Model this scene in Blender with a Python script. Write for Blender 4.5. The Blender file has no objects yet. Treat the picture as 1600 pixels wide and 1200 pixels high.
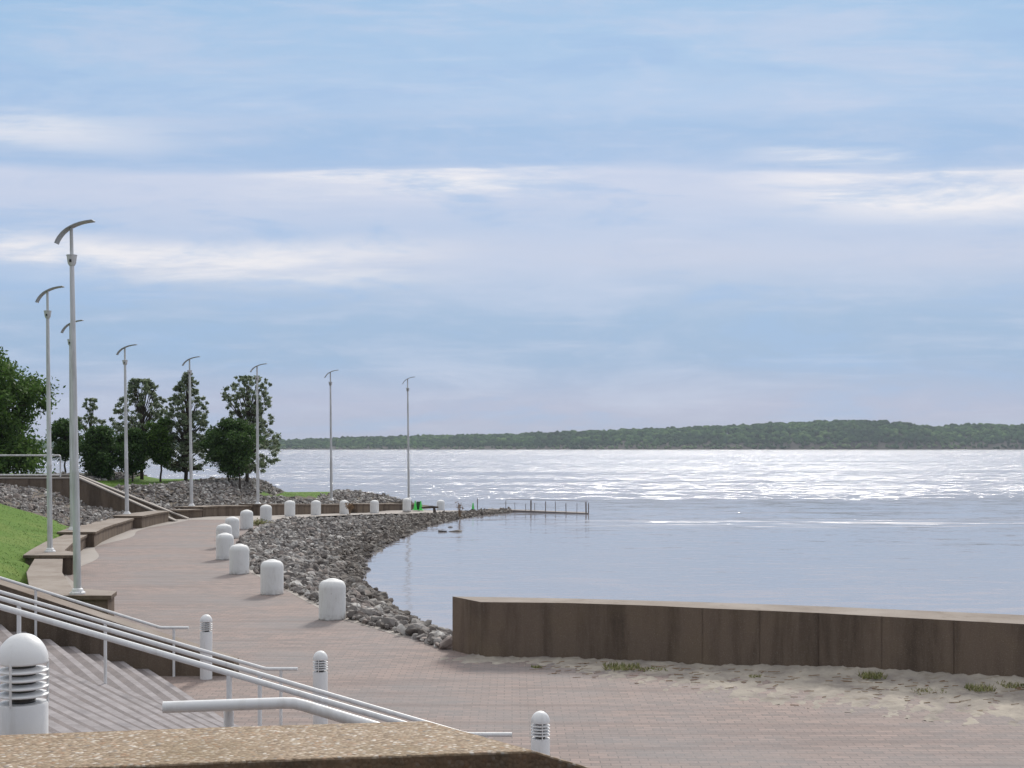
import bpy, math, random
import numpy as np
from mathutils import Vector
random.seed(7); rng = np.random.default_rng(11)
sc = bpy.context.scene
C = sc.collection
PI = math.pi
def lin(r, g, b):
    f = lambda c: (c/255/12.92) if c/255 <= .04045 else ((c/255+.055)/1.055)**2.4
    return (f(r), f(g), f(b), 1)

# ------------------------------------------------------------------ camera
cam = bpy.data.cameras.new('camera'); cam.lens = 45; cam.sensor_width = 36
cam.shift_y = 99/1600; cam.clip_start = .1; cam.clip_end = 12000
co = bpy.data.objects.new('camera', cam); C.objects.link(co)
co.location = (0, 0, 3.85); co.rotation_euler = (PI/2, 0, 0); sc.camera = co
sc.render.resolution_x = 1024; sc.render.resolution_y = 768
sc.view_settings.view_transform = 'Standard'; sc.view_settings.look = 'None'
sc.view_settings.exposure = 0.06; sc.view_settings.gamma = 1

# ------------------------------------------------------------------ node helper
class NT:
    def __init__(s, tree): s.t = tree; s.n = tree.nodes; s.l = tree.links
    def new(s, typ, **kw):
        n = s.n.new(typ)
        for k, v in kw.items(): setattr(n, k, v)
        return n
    def put(s, sock, v):
        if isinstance(v, bpy.types.NodeSocket): s.l.new(v, sock)
        elif v is not None: sock.default_value = v
    def math(s, op, a, b=None, c=None, clamp=False):
        n = s.new('ShaderNodeMath', operation=op, use_clamp=clamp)
        s.put(n.inputs[0], a)
        if b is not None: s.put(n.inputs[1], b)
        if c is not None: s.put(n.inputs[2], c)
        return n.outputs[0]
    def noise(s, vec, scale=5, detail=4, rough=.55, dist=0):
        n = s.new('ShaderNodeTexNoise'); s.put(n.inputs['Vector'], vec)
        n.inputs['Scale'].default_value = scale; n.inputs['Detail'].default_value = detail
        n.inputs['Roughness'].default_value = rough; n.inputs['Distortion'].default_value = dist
        return n.outputs['Fac']
    def ramp(s, fac, stops, interp='LINEAR'):
        n = s.new('ShaderNodeValToRGB'); s.put(n.inputs[0], fac); r = n.color_ramp; r.interpolation = interp
        while len(r.elements) > 1: r.elements.remove(r.elements[-1])
        for i, (p, c) in enumerate(stops):
            e = r.elements[0] if i == 0 else r.elements.new(p)
            e.position = p; e.color = c if len(c) == 4 else (*c, 1)
        return n.outputs[0]
    def mix(s, fac, a, b, mode='MIX'):
        n = s.new('ShaderNodeMix', data_type='RGBA', blend_type=mode)
        s.put(n.inputs[0], fac); s.put(n.inputs[6], a); s.put(n.inputs[7], b)
        return n.outputs[2]
    def mapr(s, v, a, b, c=0, d=1, smooth=False):
        n = s.new('ShaderNodeMapRange', interpolation_type='SMOOTHSTEP' if smooth else 'LINEAR')
        s.put(n.inputs[0], v)
        for i, q in enumerate((a, b, c, d)): n.inputs[i+1].default_value = q
        return n.outputs[0]
    def comb(s, x, y, z):
        n = s.new('ShaderNodeCombineXYZ')
        for i, q in enumerate((x, y, z)): s.put(n.inputs[i], q)
        return n.outputs[0]
    def scale(s, vec, sx, sy, sz):
        n = s.new('ShaderNodeVectorMath', operation='MULTIPLY'); s.put(n.inputs[0], vec)
        n.inputs[1].default_value = (sx, sy, sz); return n.outputs[0]
    def bump(s, h, strength=.3, dist=.02, normal=None):
        n = s.new('ShaderNodeBump'); s.put(n.inputs['Height'], h)
        s.put(n.inputs['Strength'], strength); n.inputs['Distance'].default_value = dist
        if normal is not None: s.put(n.inputs['Normal'], normal)
        return n.outputs[0]

# ------------------------------------------------------------------ sky
SUN_EL, SUN_AZ = math.radians(33), math.radians(10)
world = bpy.data.worlds.new('World'); sc.world = world; world.use_nodes = True
w = NT(world.node_tree); w.n.clear()
tc = w.new('ShaderNodeTexCoord').outputs['Generated']
sep = w.new('ShaderNodeSeparateXYZ'); w.put(sep.inputs[0], tc)
X, Y, Z = sep.outputs
hyp = w.math('SQRT', w.math('ADD', w.math('MULTIPLY', w.math('MULTIPLY', X, X), .12), w.math('ADD', w.math('MULTIPLY', Y, Y), 1e-5)))
v = w.math('DIVIDE', Z, hyp)
u = w.math('ARCTAN2', X, Y)
warp = w.math('SUBTRACT', w.noise(w.comb(w.math('MULTIPLY', u, 2.2), w.math('MULTIPLY', v, 5), 3.1), 1.3, 3), .5)
fine = w.math('SUBTRACT', w.noise(w.comb(w.math('MULTIPLY', u, 7), w.math('MULTIPLY', v, 55), 0), 1, 5, .6), .5)
vw = w.math('ADD', v, w.math('ADD', w.math('MULTIPLY', warp, .034), w.math('MULTIPLY', fine, .006)))
L = lin
sk = [(0, L(176, 186, 213)), (.03, L(178, 187, 214)), (.065, L(154, 182, 215)), (.10, L(157, 185, 217)), (.128, L(177, 196, 223)),
      (.15, L(196, 205, 226)), (.172, L(184, 201, 228)), (.198, L(198, 208, 230)), (.2165, L(202, 211, 232)), (.2205, L(168, 193, 226)),
      (.25, L(160, 190, 225)), (.272, L(176, 200, 230)), (.30, L(168, 197, 229)), (.36, L(156, 192, 227)), (.6, (.75,.80,.88,1)), (1.0, (.92,.94,.98,1))]
base = w.ramp(vw, sk)
def cloud(sx, sy, off, det=6, rough=.62, dist=.35):
    return w.noise(w.comb(w.math('MULTIPLY', u, sx), w.math('MULTIPLY', v, sy), off), 1, det, rough, dist)
def window(lo0, lo1, hi0, hi1, x=None):
    x = v if x is None else x
    return w.math('MULTIPLY', w.mapr(x, lo0, lo1, 0, 1, True), w.mapr(x, hi0, hi1, 1, 0, True))
def uw(a, b, lo=0.0, hi=1.0): return w.mapr(u, a, b, lo, hi, True)
st = cloud(4.2, 46, 7.7)
# the broad bright shelf with a crisp upper edge, brightest right of the left third and at the far right
shelf = w.math('MULTIPLY', window(.185, .205, .2165, .2195, vw), w.math('ADD', w.math('MULTIPLY', uw(-.24, -.13), uw(.08, -.04)), uw(.13, .30)), clamp=True)
right = w.math('MULTIPLY', window(.165, .19, .20, .225), uw(.16, .34))
rtop = w.math('MULTIPLY', window(.222, .229, .233, .240, vw), w.math('MULTIPLY', uw(.16, .24), uw(.33, .27)))
leftb = w.math('MULTIPLY', window(.122, .142, .153, .172, vw), uw(.02, -.22))
leftt = w.math('MULTIPLY', window(.226, .243, .250, .270, vw), uw(-.20, -.36, 0, .75))
bands = w.math('ADD', w.math('ADD', shelf, right), w.math('ADD', rtop, w.math('ADD', leftb, leftt)), clamp=True)
bands = w.math('MULTIPLY', bands, w.mapr(st, .36, .60, .22, 1, True))
col = w.mix(w.math('MULTIPLY', bands, .92), base, L(243, 240, 242))
veil = cloud(5.5, 26, 1.3)                        # mottled lilac veils and bluer holes
mott = cloud(16, 60, 5.9, 5, .6, .8)
col = w.mix(w.mapr(veil, .46, .70, 0, .6, True), col, L(192, 205, 229))
col = w.mix(w.mapr(veil, .50, .32, 0, .60, True), col, L(156, 188, 226))
col = w.mix(w.mapr(mott, .50, .72, 0, .16, True), col, L(206, 213, 233))
col = w.mix(w.mapr(mott, .48, .3, 0, .12, True), col, L(160, 186, 222))
streak = cloud(9, 110, 4.3, 4, .6, .2)
col = w.mix(w.mapr(streak, .54, .74, 0, .16, True), col, L(216, 219, 236))
# higher sky: glow of the sun behind cloud; the sky behind the camera is duller
sd = Vector((math.sin(SUN_AZ)*math.cos(SUN_EL), math.cos(SUN_AZ)*math.cos(SUN_EL), math.sin(SUN_EL)))
dn = w.new('ShaderNodeVectorMath', operation='DOT_PRODUCT'); w.put(dn.inputs[0], tc); dn.inputs[1].default_value = sd
glow = w.math('POWER', w.math('MAXIMUM', dn.outputs['Value'], 0), 9)
high = w.mapr(v, .38, .75, 0, 1, True)
col = w.mix(w.mapr(v, .5, 1.2, 0, 1, True), col, (1.0, 1.01, 1.04, 1))
col = w.mix(w.math('MULTIPLY', glow, high), col, (1.9, 1.85, 1.8, 1))
col = w.mix(w.mapr(v, -.02, -.1), col, (.2, .2, .2, 1))
back = w.mapr(dn.outputs['Value'], -.7, .6, .55, 1, True)
gain = w.new('ShaderNodeVectorMath', operation='SCALE'); w.put(gain.inputs[0], col); w.put(gain.inputs[3], back)
nish = w.new('ShaderNodeTexSky', sky_type='NISHITA'); nish.sun_disc = False
nish.sun_elevation = SUN_EL; nish.sun_rotation = SUN_AZ
bg1 = w.new('ShaderNodeBackground'); w.put(bg1.inputs[0], gain.outputs[0]); bg1.inputs[1].default_value = .94
bg2 = w.new('ShaderNodeBackground'); w.put(bg2.inputs[0], nish.outputs[0]); bg2.inputs[1].default_value = .004
ad = w.new('ShaderNodeAddShader'); w.put(ad.inputs[0], bg1.outputs[0]); w.put(ad.inputs[1], bg2.outputs[0])
wo = w.new('ShaderNodeOutputWorld'); w.put(wo.inputs[0], ad.outputs[0])

sun = bpy.data.lights.new('sun', 'SUN'); sun.energy = 2.3; sun.angle = math.radians(10); sun.color = (1, .95, .88)
so = bpy.data.objects.new('sun', sun); C.objects.link(so); so.rotation_euler = sd.to_track_quat('Z', 'Y').to_euler()

# ------------------------------------------------------------------ mesh helpers
class MB:
    def __init__(s): s.v = []; s.f = []
    def add(s, vs, fs):
        o = len(s.v); s.v += [tuple(p) for p in vs]; s.f += [tuple(i+o for i in f) for f in fs]
    def box(s, x0, x1, y0, y1, z0, z1):
        s.add([(x0,y0,z0),(x1,y0,z0),(x1,y1,z0),(x0,y1,z0),(x0,y0,z1),(x1,y0,z1),(x1,y1,z1),(x0,y1,z1)],
              [(0,3,2,1),(4,5,6,7),(0,1,5,4),(1,2,6,5),(2,3,7,6),(3,0,4,7)])
    def lathe(s, prof, n=32, c=(0,0,0)):
        """prof: list of (r, z); r==0 closes"""
        rings = []
        vs = []; fs = []
        for r, z in prof:
            if r < 1e-6: rings.append([len(vs)]); vs.append((c[0], c[1], c[2]+z))
            else:
                rings.append(list(range(len(vs), len(vs)+n)))
                for k in range(n):
                    a = 2*PI*k/n; vs.append((c[0]+r*math.cos(a), c[1]+r*math.sin(a), c[2]+z))
        for a, b in zip(rings[:-1], rings[1:]):
            for k in range(n):
                k2 = (k+1) % n
                if len(a) == 1 and len(b) == 1: continue
                if len(a) == 1: fs.append((a[0], b[k2], b[k]))
                elif len(b) == 1: fs.append((a[k], a[k2], b[0]))
                else: fs.append((a[k], a[k2], b[k2], b[k]))
        s.add(vs, fs)
    def tube(s, pts, r, n=10, cap=True):
        pts = [Vector(p) for p in pts]; m = len(pts)
        rs = r if isinstance(r, (list, tuple)) else [r]*m
        vs = []; fs = []
        up = None
        for i, p in enumerate(pts):
            if i == 0: t = (pts[1]-p)
            elif i == m-1: t = p-pts[i-1]
            else: t = (pts[i+1]-p).normalized()+(p-pts[i-1]).normalized()
            t.normalize()
            if up is None:
                up = Vector((0,0,1)) if abs(t.z) < .9 else Vector((1,0,0))
            a = t.cross(up).normalized(); b = a.cross(t).normalized(); up = b
            k2 = 1.0
            if 0 < i < m-1:
                cs = (pts[i+1]-p).normalized().dot(t); k2 = 1/max(cs, .5)
            for k in range(n):
                q = 2*PI*k/n
                vs.append(p + a*(math.cos(q)*rs[i]) + b*(math.sin(q)*rs[i]*k2))
        for i in range(m-1):
            for k in range(n):
                k2 = (k+1) % n
                fs.append((i*n+k, i*n+k2, (i+1)*n+k2, (i+1)*n+k))
        if cap:
            fs.append(tuple(range(n-1, -1, -1))); fs.append(tuple(range((m-1)*n, m*n)))
        s.add(vs, fs)
    def strip(s, Lp, Rp, zt, zb):
        """closed solid between two plan polylines"""
        m = len(Lp)
        zt = zt if isinstance(zt, (list, tuple)) else [zt]*m
        zb = zb if isinstance(zb, (list, tuple)) else [zb]*m
        vs = []
        for i in range(m):
            vs += [(Lp[i][0], Lp[i][1], zb[i]), (Rp[i][0], Rp[i][1], zb[i]), (Rp[i][0], Rp[i][1], zt[i]), (Lp[i][0], Lp[i][1], zt[i])]
        fs = []
        for i in range(m-1):
            a = i*4; b = a+4
            for k in range(4):
                k2 = (k+1) % 4
                fs.append((a+k, a+k2, b+k2, b+k))
        fs.append((3,2,1,0)); fs.append((m*4-4, m*4-3, m*4-2, m*4-1))
        s.add(vs, fs)
    def build(s, name, mat, parent=None, smooth=None, bevel=0):
        me = bpy.data.meshes.new(name); me.from_pydata(s.v, [], s.f)
        me.validate(); 
        import bmesh
        if len(s.f) < 60000:
            bm = bmesh.new(); bm.from_mesh(me); bmesh.ops.recalc_face_normals(bm, faces=bm.faces); bm.to_mesh(me); bm.free()
        if smooth is not None:
            me.shade_smooth(); me.set_sharp_from_angle(angle=math.radians(smooth))
        me.materials.append(mat)
        o = bpy.data.objects.new(name, me); C.objects.link(o)
        if parent: o.parent = parent
        if bevel:
            md = o.modifiers.new('bevel', 'BEVEL'); md.width = bevel; md.segments = 2; md.limit_method = 'ANGLE'
        return o
def np_mesh(name, V, F, mat, parent=None, smooth=False):
    """V (n,3), F (m,k) numpy arrays"""
    me = bpy.data.meshes.new(name); k = F.shape[1]
    me.vertices.add(len(V)); me.vertices.foreach_set('co', V.astype(np.float32).ravel())
    me.loops.add(F.size); me.loops.foreach_set('vertex_index', F.astype(np.int32).ravel())
    me.polygons.add(len(F)); me.polygons.foreach_set('loop_start', np.arange(0, F.size, k, dtype=np.int32))
    me.update(calc_edges=True)
    if smooth: me.shade_smooth()
    else: me.shade_flat()
    me.materials.append(mat)
    o = bpy.data.objects.new(name, me); C.objects.link(o)
    if parent: o.parent = parent
    return o
def tag(o, label=None, cat=None, group=None, kind=None):
    if label: o['label'] = label
    if cat: o['category'] = cat
    if group: o['group'] = group
    if kind: o['kind'] = kind
    return o
def empty(name, loc, label, cat, group=None, rz=0):
    o = bpy.data.objects.new(name, None); C.objects.link(o); o.location = loc; o.rotation_euler = (0, 0, rz)
    o.empty_display_size = .2
    return tag(o, label, cat, group)
def dup(root, loc, label, rot=(0,0,0)):
    r = root.copy(); C.objects.link(r); r.location = loc; r.rotation_euler = rot; r['label'] = label
    for ch in list(root.children):
        c = ch.copy(); C.objects.link(c); c.parent = r
        for g in ch.children:
            d = g.copy(); C.objects.link(d); d.parent = c
    return r
def interp(t, xs, ys): return float(np.interp(t, xs, ys))

# ------------------------------------------------------------------ materials
def mat(name, fn):
    m = bpy.data.materials.new(name); m.use_nodes = True
    n = NT(m.node_tree); n.n.clear()
    b = n.new('ShaderNodeBsdfPrincipled'); o = n.new('ShaderNodeOutputMaterial'); n.l.new(b.outputs[0], o.inputs[0])
    fn(n, b); return m
def pos(n): return n.new('ShaderNodeNewGeometry').outputs['Position']
def oco(n): return n.new('ShaderNodeTexCoord').outputs['Object']

def f_white(n, b):
    p = pos(n); k = n.noise(p, 3, 5, .6); s = n.noise(n.scale(p, 14, 14, 2), 1, 5, .65)
    c = n.mix(n.mapr(s, .5, .78, 0, .45), lin(232, 232, 232), lin(180, 174, 164))
    c = n.mix(n.mapr(k, .45, .7, 0, .25), c, lin(196, 198, 200))
    n.put(b.inputs['Base Color'], c); b.inputs['Roughness'].default_value = .45
    n.put(b.inputs['Normal'], n.bump(n.noise(p, 60, 3), .15, .004))
M_white = mat('painted_white', f_white)
def f_whc(n, b):   # big concrete bollards: matt paint, scuffed foot
    t = n.new('ShaderNodeTexCoord').outputs['Object']; sp = n.new('ShaderNodeSeparateXYZ'); n.put(sp.inputs[0], t)
    p = pos(n); s = n.noise(n.scale(p, 9, 9, 3), 1, 5, .65)
    c = n.mix(n.mapr(s, .5, .8, 0, .4), lin(226, 226, 225), lin(172, 166, 158))
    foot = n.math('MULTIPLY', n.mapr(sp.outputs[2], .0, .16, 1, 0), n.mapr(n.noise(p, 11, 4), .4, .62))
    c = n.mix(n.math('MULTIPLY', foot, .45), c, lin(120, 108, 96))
    c = n.mix(n.mapr(n.math('ADD', sp.outputs[2], n.math('MULTIPLY', n.noise(p, 18, 3), .06)), .065, .03, 0, .75, True), c, lin(84, 76, 68))  # narrow foot ring: contact shade painted in, with grime
    c = n.mix(n.mapr(n.noise(p, 9, 5, .75), .64, .70, 0, .5), c, lin(128, 118, 106))
    n.put(b.inputs['Base Color'], c); b.inputs['Roughness'].default_value = .7
    n.put(b.inputs['Normal'], n.bump(n.noise(p, 40, 4), .3, .006))
M_bollard = mat('painted_concrete', f_whc)
def f_pole(n, b):
    p = pos(n); s = n.noise(n.scale(p, 10, 10, 1.2), 1, 4, .6)
    n.put(b.inputs['Base Color'], n.mix(n.mapr(s, .4, .75), lin(206, 207, 209), lin(164, 164, 164)))
    b.inputs['Roughness'].default_value = .5; b.inputs['Metallic'].default_value = 0
M_pole = mat('pole_paint', f_pole)
def f_grey(n, b):
    n.put(b.inputs['Base Color'], n.mix(n.noise(pos(n), 6, 3), lin(140, 144, 146), lin(168, 170, 170)))
    b.inputs['Roughness'].default_value = .45; b.inputs['Metallic'].default_value = .3
M_reflect = mat('reflector_metal', f_grey)
M_dark = mat('dark_gap', lambda n, b: (n.put(b.inputs['Base Color'], (.03, .03, .03, 1)), n.put(b.inputs['Roughness'], .7)))
def f_lens(n, b):
    b.inputs['Base Color'].default_value = lin(58, 58, 56); b.inputs['Roughness'].default_value = .25  # dark tone paints in the recess shade between the louvres
M_lens = mat('shade_dark_lens', f_lens)

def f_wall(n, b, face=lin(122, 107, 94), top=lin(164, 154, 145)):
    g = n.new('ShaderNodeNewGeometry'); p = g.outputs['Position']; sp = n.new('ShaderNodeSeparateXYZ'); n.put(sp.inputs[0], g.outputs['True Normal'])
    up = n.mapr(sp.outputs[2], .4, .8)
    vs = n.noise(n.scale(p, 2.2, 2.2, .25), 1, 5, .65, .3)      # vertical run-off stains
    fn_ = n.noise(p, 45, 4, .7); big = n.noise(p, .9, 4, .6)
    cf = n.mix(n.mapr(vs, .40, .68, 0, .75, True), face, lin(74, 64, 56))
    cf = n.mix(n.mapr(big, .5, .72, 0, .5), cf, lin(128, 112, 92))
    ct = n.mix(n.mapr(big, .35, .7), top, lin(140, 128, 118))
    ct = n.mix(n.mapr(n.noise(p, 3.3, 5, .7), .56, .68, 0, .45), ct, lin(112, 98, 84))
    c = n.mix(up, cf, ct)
    c = n.mix(n.mapr(fn_, .35, .65, 0, .35), c, n.mix(.5, c, (.02, .018, .015, 1)))
    c = n.mix(n.mapr(n.noise(p, 90, 2), .62, .7, 0, .35), c, lin(196, 184, 168))
    n.put(b.inputs['Base Color'], c); b.inputs['Roughness'].default_value = .92
    b.inputs['Specular IOR Level'].default_value = .2
    n.put(b.inputs['Normal'], n.bump(n.math('ADD', fn_, n.noise(p, 12, 3)), .5, .012))
M_wall = mat('stained_concrete', f_wall)

def f_agg(n, b):
    p = pos(n)
    vo = n.new('ShaderNodeTexVoronoi'); n.put(vo.inputs['Vector'], p); vo.inputs['Scale'].default_value = 62; vo.inputs['Randomness'].default_value = 1
    sp = n.new('ShaderNodeSeparateColor'); n.put(sp.inputs[0], vo.outputs['Color'])
    c = n.ramp(sp.outputs[0], [(0, lin(114, 96, 76)), (.2, lin(150, 130, 106)), (.4, lin(176, 156, 132)), (.58, lin(140, 120, 94)),
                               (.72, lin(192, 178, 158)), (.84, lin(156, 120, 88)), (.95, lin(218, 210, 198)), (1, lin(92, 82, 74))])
    edge = n.mapr(vo.outputs['Distance'], .25, .62, 0, 1)
    c = n.mix(n.math('MULTIPLY', edge, .6), c, lin(124, 104, 82))
    pat = n.noise(p, 2.5, 5, .6); c = n.mix(n.mapr(pat, .5, .75, 0, .5), c, lin(112, 96, 62))
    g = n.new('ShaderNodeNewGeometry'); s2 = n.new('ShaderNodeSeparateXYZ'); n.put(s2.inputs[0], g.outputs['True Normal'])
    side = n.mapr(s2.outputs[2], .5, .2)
    side_brown = n.mix(n.mapr(n.noise(n.scale(p, 9, 9, 5), 1, 5), .35, .6), lin(58, 44, 28), lin(92, 70, 50))
    c = n.mix(n.math('MULTIPLY', side, .85), c, side_brown)  # upright faces mixed toward dark brown
    n.put(b.inputs['Base Color'], c); b.inputs['Roughness'].default_value = .85
    n.put(b.inputs['Normal'], n.bump(n.math('SUBTRACT', 1, vo.outputs['Distance']), .55, .008))
M_agg = mat('exposed_aggregate', f_agg)

def f_brick(n, b):
    p = pos(n)
    br = n.new('ShaderNodeTexBrick'); n.put(br.inputs['Vector'], n.scale(p, 1, 1, 0))
    br.inputs['Scale'].default_value = 1; br.inputs['Brick Width'].default_value = .24; br.inputs['Row Height'].default_value = .12; br.inputs['Mortar Smooth'].default_value = .6
    br.inputs['Mortar Size'].default_value = .008; br.inputs['Mortar Smooth'].default_value = .3; br.offset = .5
    br.inputs['Color1'].default_value = lin(152, 134, 127); br.inputs['Color2'].default_value = lin(126, 116, 112); br.inputs['Mortar'].default_value = lin(112, 103, 99)
    br.inputs['Bias'].default_value = -.1
    c = br.outputs['Color']
    big = n.noise(p, .35, 5, .6); c = n.mix(n.mapr(big, .42, .62, 0, .6), c, lin(128, 125, 125))
    c = n.mix(n.mapr(n.noise(n.scale(p, .6, 2.2, 1), .8, 5, .65), .5, .72, 0, .4), c, lin(158, 136, 125))
    rows = n.noise(n.scale(p, .16, 2.6, 0), 1.0, 4, .7); c = n.mix(n.mapr(rows, .50, .62, 0, .55), c, lin(118, 105, 101))
    c = n.mix(n.mapr(n.noise(p, 22, 4, .7), .55, .75, 0, .3), c, lin(196, 182, 172))
    c = n.mix(n.mapr(n.noise(p, 14, 4, .7), .58, .72, 0, .4), c, lin(112, 98, 92))
    n.put(b.inputs['Base Color'], c); b.inputs['Roughness'].default_value = .88
    n.put(b.inputs['Normal'], n.bump(n.math('ADD', n.math('MULTIPLY', br.outputs['Fac'], -1.0), n.noise(p, 30, 3)), .5, .01))
M_brick = mat('brick_pavers', f_brick)

def f_conc(n, b):
    p = pos(n)
    c = n.mix(n.noise(p, .7, 5, .6), lin(176, 168, 160), lin(150, 143, 138))
    c = n.mix(n.mapr(n.noise(p, 5, 5, .7), .52, .7, 0, .4), c, lin(150, 138, 124))
    n.put(b.inputs['Base Color'], c); b.inputs['Roughness'].default_value = .9
    n.put(b.inputs['Normal'], n.bump(n.noise(p, 20, 4), .3, .01))
M_conc = mat('pale_concrete', f_conc)

def f_step(n, b):
    p = pos(n); g = n.new('ShaderNodeNewGeometry')
    c = n.mix(n.mapr(n.noise(n.scale(p, 3, 1, 3), 1, 5, .65), .35, .68), lin(128, 120, 119), lin(104, 97, 96))
    c = n.mix(n.mapr(n.noise(p, 2.3, 5, .7), .54, .7, 0, .5), c, lin(130, 118, 112))
    c = n.mix(n.mapr(n.noise(p, 50, 3, .7), .55, .7, 0, .3), c, lin(196, 192, 194))
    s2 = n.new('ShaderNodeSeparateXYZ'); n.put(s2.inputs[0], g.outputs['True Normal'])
    c = n.mix(n.mapr(s2.outputs[2], .9, .3, 0, .7), c, lin(112, 102, 98))     # riser faces darkened: their shade painted in, with some dirt
    n.put(b.inputs['Base Color'], c); b.inputs['Roughness'].default_value = .9
    n.put(b.inputs['Normal'], n.bump(n.noise(p, 35, 4), .35, .008))
M_step = mat('stair_concrete', f_step)
M_nose = mat('pale_nosing', lambda n, b: (n.put(b.inputs['Base Color'], n.mix(n.mapr(n.noise(pos(n), 4, 5, .7), .35, .65), lin(160, 154, 155), lin(134, 128, 128))), n.put(b.inputs['Roughness'], .9)))  # paler front strip of each tread
M_shade_grime = mat('shaded_grimy_tread_back', lambda n, b: (n.put(b.inputs['Base Color'], n.mix(n.mapr(n.noise(pos(n), 3, 5, .7), .35, .65), lin(74, 70, 69), lin(104, 98, 96))), n.put(b.inputs['Roughness'], .95)))  # contact shade behind each nosing painted into the colour, along with dirt

def f_rock(n, b):
    g = n.new('ShaderNodeNewGeometry'); p = g.outputs['Position']; oi = n.new('ShaderNodeObjectInfo')
    r = n.math('FRACT', n.math('ADD', n.math('MULTIPLY', g.outputs['Random Per Island'], 1), n.math('MULTIPLY', oi.outputs['Random'], 7.3)))
    c = n.ramp(r, [(0, lin(118, 113, 110)), (.18, lin(152, 148, 145)), (.36, lin(172, 168, 163)), (.5, lin(134, 129, 126)), (.64, lin(158, 146, 139)), (.74, lin(206, 203, 198)), (.86, lin(96, 90, 86))], 'CONSTANT')
    c = n.mix(n.mapr(n.noise(p, 7, 5, .65), .4, .7, 0, .5), c, lin(112, 104, 98))
    sp = n.new('ShaderNodeSeparateXYZ'); n.put(sp.inputs[0], p)
    wet = n.mapr(n.math('ADD', sp.outputs[2], n.math('MULTIPLY', n.noise(p, 2, 3), .3)), -.52, -.12, 1, 0)
    c = n.mix(n.math('MULTIPLY', wet, .62), c, lin(78, 68, 56))
    c = n.mix(n.mapr(n.noise(p, .45, 3), .45, .62, 0, .4), c, lin(96, 88, 84))
    n.put(b.inputs['Base Color'], c); b.inputs['Roughness'].default_value = .85
    n.put(b.inputs['Normal'], n.bump(n.noise(p, 16, 5, .7), .5, .03))
M_rock = mat('riprap_rock', f_rock)

def f_soil(n, b):
    p = pos(n); n.put(b.inputs['Base Color'], n.mix(n.noise(p, 4, 5, .7), lin(84, 76, 66), lin(120, 110, 98)))
    b.inputs['Roughness'].default_value = 1
    n.put(b.inputs['Normal'], n.bump(n.noise(p, 9, 5), .6, .05))
M_soil = mat('stony_soil', f_soil)
def f_lawn(n, b):
    p = pos(n); c = n.mix(n.mapr(n.noise(p, 1.1, 5, .65), .3, .7), lin(84, 116, 44), lin(102, 128, 56))
    c = n.mix(n.mapr(n.noise(p, 14, 4, .7), .5, .7, 0, .5), c, lin(72, 106, 34))
    c = n.mix(n.mapr(n.noise(p, .5, 5, .65), .52, .68, 0, .5), c, lin(128, 138, 74))
    n.put(b.inputs['Base Color'], c); b.inputs['Roughness'].default_value = .9; b.inputs['Specular IOR Level'].default_value = .15
    n.put(b.inputs['Normal'], n.bump(n.noise(p, 45, 3), .7, .03))
M_lawn = mat('lawn', f_lawn)
def f_blade(n, b):
    g = n.new('ShaderNodeNewGeometry')
    n.put(b.inputs['Base Color'], n.ramp(g.outputs['Random Per Island'], [(0, lin(74, 104, 38)), (.5, lin(92, 122, 46)), (1, lin(124, 140, 74))]))
    b.inputs['Roughness'].default_value = .7; b.inputs['Specular IOR Level'].default_value = .2
M_blade = mat('grass_blade', f_blade)
def f_weed(n, b):
    g = n.new('ShaderNodeNewGeometry')
    n.put(b.inputs['Base Color'], n.ramp(g.outputs['Random Per Island'], [(0, lin(104, 110, 62)), (.5, lin(136, 138, 86)), (1, lin(168, 156, 120))]))
    b.inputs['Roughness'].default_value = .8
M_weed = mat('weed_blade', f_weed)
def f_sand(n, b):
    p = pos(n); c = n.mix(n.mapr(n.noise(p, 1.6, 5, .65), .35, .65), lin(178, 170, 158), lin(140, 133, 127))
    c = n.mix(n.mapr(n.noise(n.scale(p, 1.4, 4.5, 1), 1.3, 5, .7), .56, .68, 0, .6), c, lin(126, 114, 96))
    n.put(b.inputs['Base Color'], c); b.inputs['Roughness'].default_value = 1; b.inputs['Specular IOR Level'].default_value = .1
    n.put(b.inputs['Normal'], n.bump(n.noise(p, 9, 5, .7), .6, .03))
M_sand = mat('river_sand', f_sand)
def leafmat(name, a, b_, c_):
    def f(n, b):
        g = n.new('ShaderNodeNewGeometry')
        k = n.noise(g.outputs['Position'], 1.1, 3, .6)
        col = n.ramp(g.outputs['Random Per Island'], [(0, a), (.5, b_), (1, c_)])
        col = n.mix(n.mapr(k, .4, .65, 0, .5), col, a)
        n.put(b.inputs['Base Color'], col); b.inputs['Roughness'].default_value = .6; b.inputs['Specular IOR Level'].default_value = .25
        tr = n.new('ShaderNodeBsdfTranslucent'); n.put(tr.inputs[0], col)
        mx = n.new('ShaderNodeMixShader'); mx.inputs[0].default_value = .35
        out = [q for q in n.n if q.type == 'OUTPUT_MATERIAL'][0]
        n.l.new(b.outputs[0], mx.inputs[1]); n.l.new(tr.outputs[0], mx.inputs[2]); n.l.new(mx.outputs[0], out.inputs[0])
    return mat(name, f)
M_leafd = leafmat('dense_leaf', lin(54, 78, 42), lin(74, 102, 54), lin(100, 126, 70))
M_leafl = leafmat('loose_leaf', lin(96, 112, 84), lin(134, 148, 116), lin(180, 186, 162))
M_leafg = leafmat('green_leaf', lin(56, 82, 38), lin(84, 114, 50), lin(112, 138, 70))
M_bark = mat('bark', lambda n, b: (n.put(b.inputs['Base Color'], n.mix(n.noise(n.scale(pos(n), 12, 12, 3), 1, 4), lin(56, 48, 42), lin(92, 82, 74))), n.put(b.inputs['Roughness'], .95)))
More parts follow.
